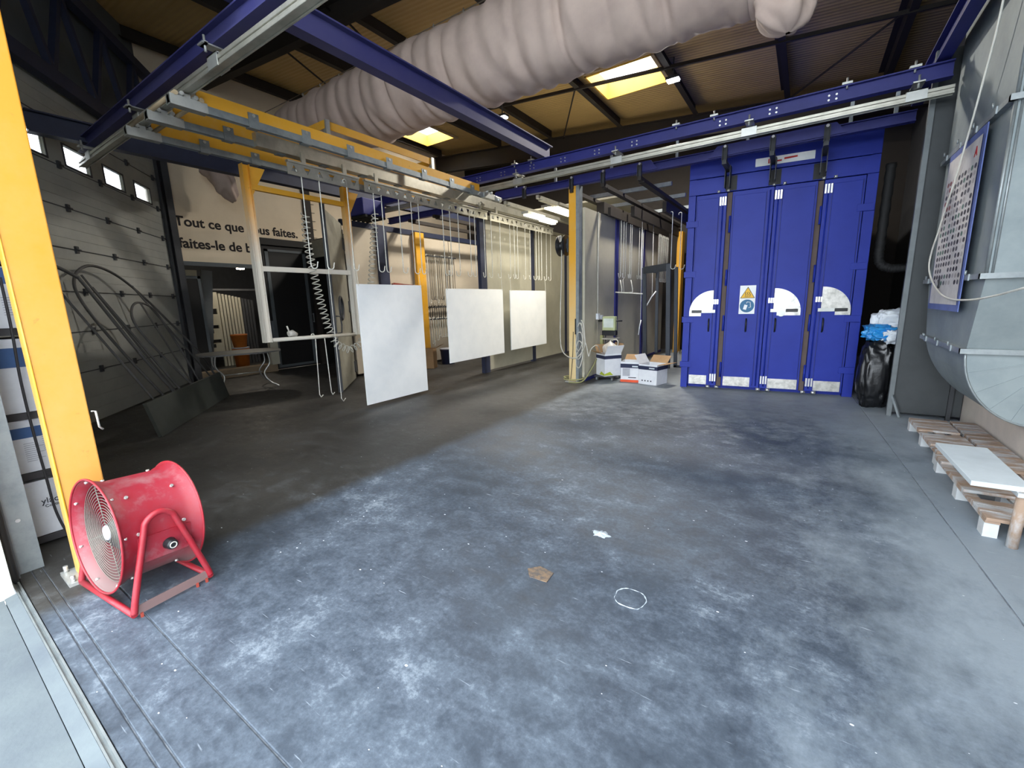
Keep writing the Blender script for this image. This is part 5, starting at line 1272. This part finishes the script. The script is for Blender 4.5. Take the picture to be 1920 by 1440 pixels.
MB().cyl((-11.49, 5.8, 5.98), (1.69, 5.8, 5.90), .008, 6).build('wire', 'rope', sk)
k = 0
while X0+SP*k < X1+.05:
    x = X0+SP*k; q = MB(); q.tube([(x, 5.8, 5.86), (x, 5.8, 5.90), (x, 5.815, 5.94), (x, 5.8, 5.97), (x, 5.785, 5.94), (x, 5.8, 5.90)], .010, 6); q.build('clip', 'hosegrey', sk); k += 1
# second cloth sleeve seen behind the yellow frame
def s2(u, v):
    th_ = v*2*math.pi; rr = .34+.05*math.sin(th_*5+u*6)+.06*mn.noise(Vector((u*5, math.cos(th_)*2, math.sin(th_)*2)))
    c = Vector((-10.7, 4.55, 4.78)).lerp(Vector((-10.7, 5.0, 4.05)), u); return c+Vector((rr*math.cos(th_), .3*rr*math.sin(th_), rr*math.sin(th_)*.8))*(1-.6*u**3)
cs = thing('cloth_sleeve', 'short crumpled cloth sleeve hanging near the lettered wall', 'air duct', (-10.7, 4.8, 4.0))
m = MB(); m.grid(s2, 16, 32, closev=True); m.build('cloth', 'sock', cs)
MB().cyl((-10.7, 4.55, 4.9), (-10.7, 4.55, RZ(-10.7)-.002), .006, 6).build('suspension_wire', 'rope', cs)
def flood(p, label, en):
    p = Vector(p); t_ = thing('flood_light', label, 'light', p)
    MB().box(p.x-.13, p.x+.13, p.y-.09, p.y+.09, p.z+.02, p.z+.07).build('housing', 'dark', t_); MB().box(p.x-.11, p.x+.11, p.y-.075, p.y+.075, p.z, p.z+.02).build('led_panel', 'led', t_)
    MB().cyl((p.x, p.y, p.z+.07), (p.x, p.y, RZ(p.x)-.01), .012, 8).build('stem', 'dark', t_)
    ll = lamp_light(t_, 'AREA', (p.x, p.y, p.z-.01), en, (1, .93, .82), .35)
flood(U(942, 222, Z=5.9), 'lit led flood light near the overhead blue beam', 140)
flood(U(1262, 152, Z=5.85), 'lit led flood light beside the skylight', 140)
# floor litter
q = MB(); c = U(1012, 1076, Z=0); q.prism([(c.x-.085, c.y+.0), (c.x-.035, c.y-.06), (c.x+.075, c.y-.05), (c.x+.07, c.y+.045), (c.x-.03, c.y+.06)], lambda a, b, d: (a, b, d), .001, .006)
tag(q.build('cardboard_scrap', 'scrap'), 'small brown cardboard scrap lying on the open floor', 'scrap')
c = U(1126, 1001, Z=0)
def lump(u, v):
    a = v*2*math.pi; rr = u*(.05+.03*mn.noise(Vector((math.cos(a)*1.7, math.sin(a)*1.7, 4)))+.018*mn.noise(Vector((math.cos(a)*6, math.sin(a)*6, 1))))
    return Vector((c.x+rr*1.2*math.cos(a), c.y+rr*math.sin(a), .001+.014*(1-u)*(1+mn.noise(Vector((rr*60*math.cos(a), rr*60*math.sin(a), 2))))))
q = MB(); q.grid(lump, 6, 30, closev=True); tag(q.build('powder_lump', 'lump'), 'small heap of white powder on the open floor', 'powder')
c = U(1182, 1122, Z=0)
q = MB(); q.tube([(c.x+(.08+.012*mn.noise(Vector((math.cos(a)*2, math.sin(a)*2, 0))))*math.copysign(abs(math.cos(a))**.7, math.cos(a)), c.y+.075*math.copysign(abs(math.sin(a))**.8, math.sin(a)), .0015) for a in [2*math.pi*k/48 for k in range(48)]], [.0022+.0012*math.sin(k*1.7)+.001*math.sin(k*.4) for k in range(48)], 5, True)
tag(q.build('dried_ring', 'lump'), 'dried pale oval ring of residue on the open floor', 'ring')
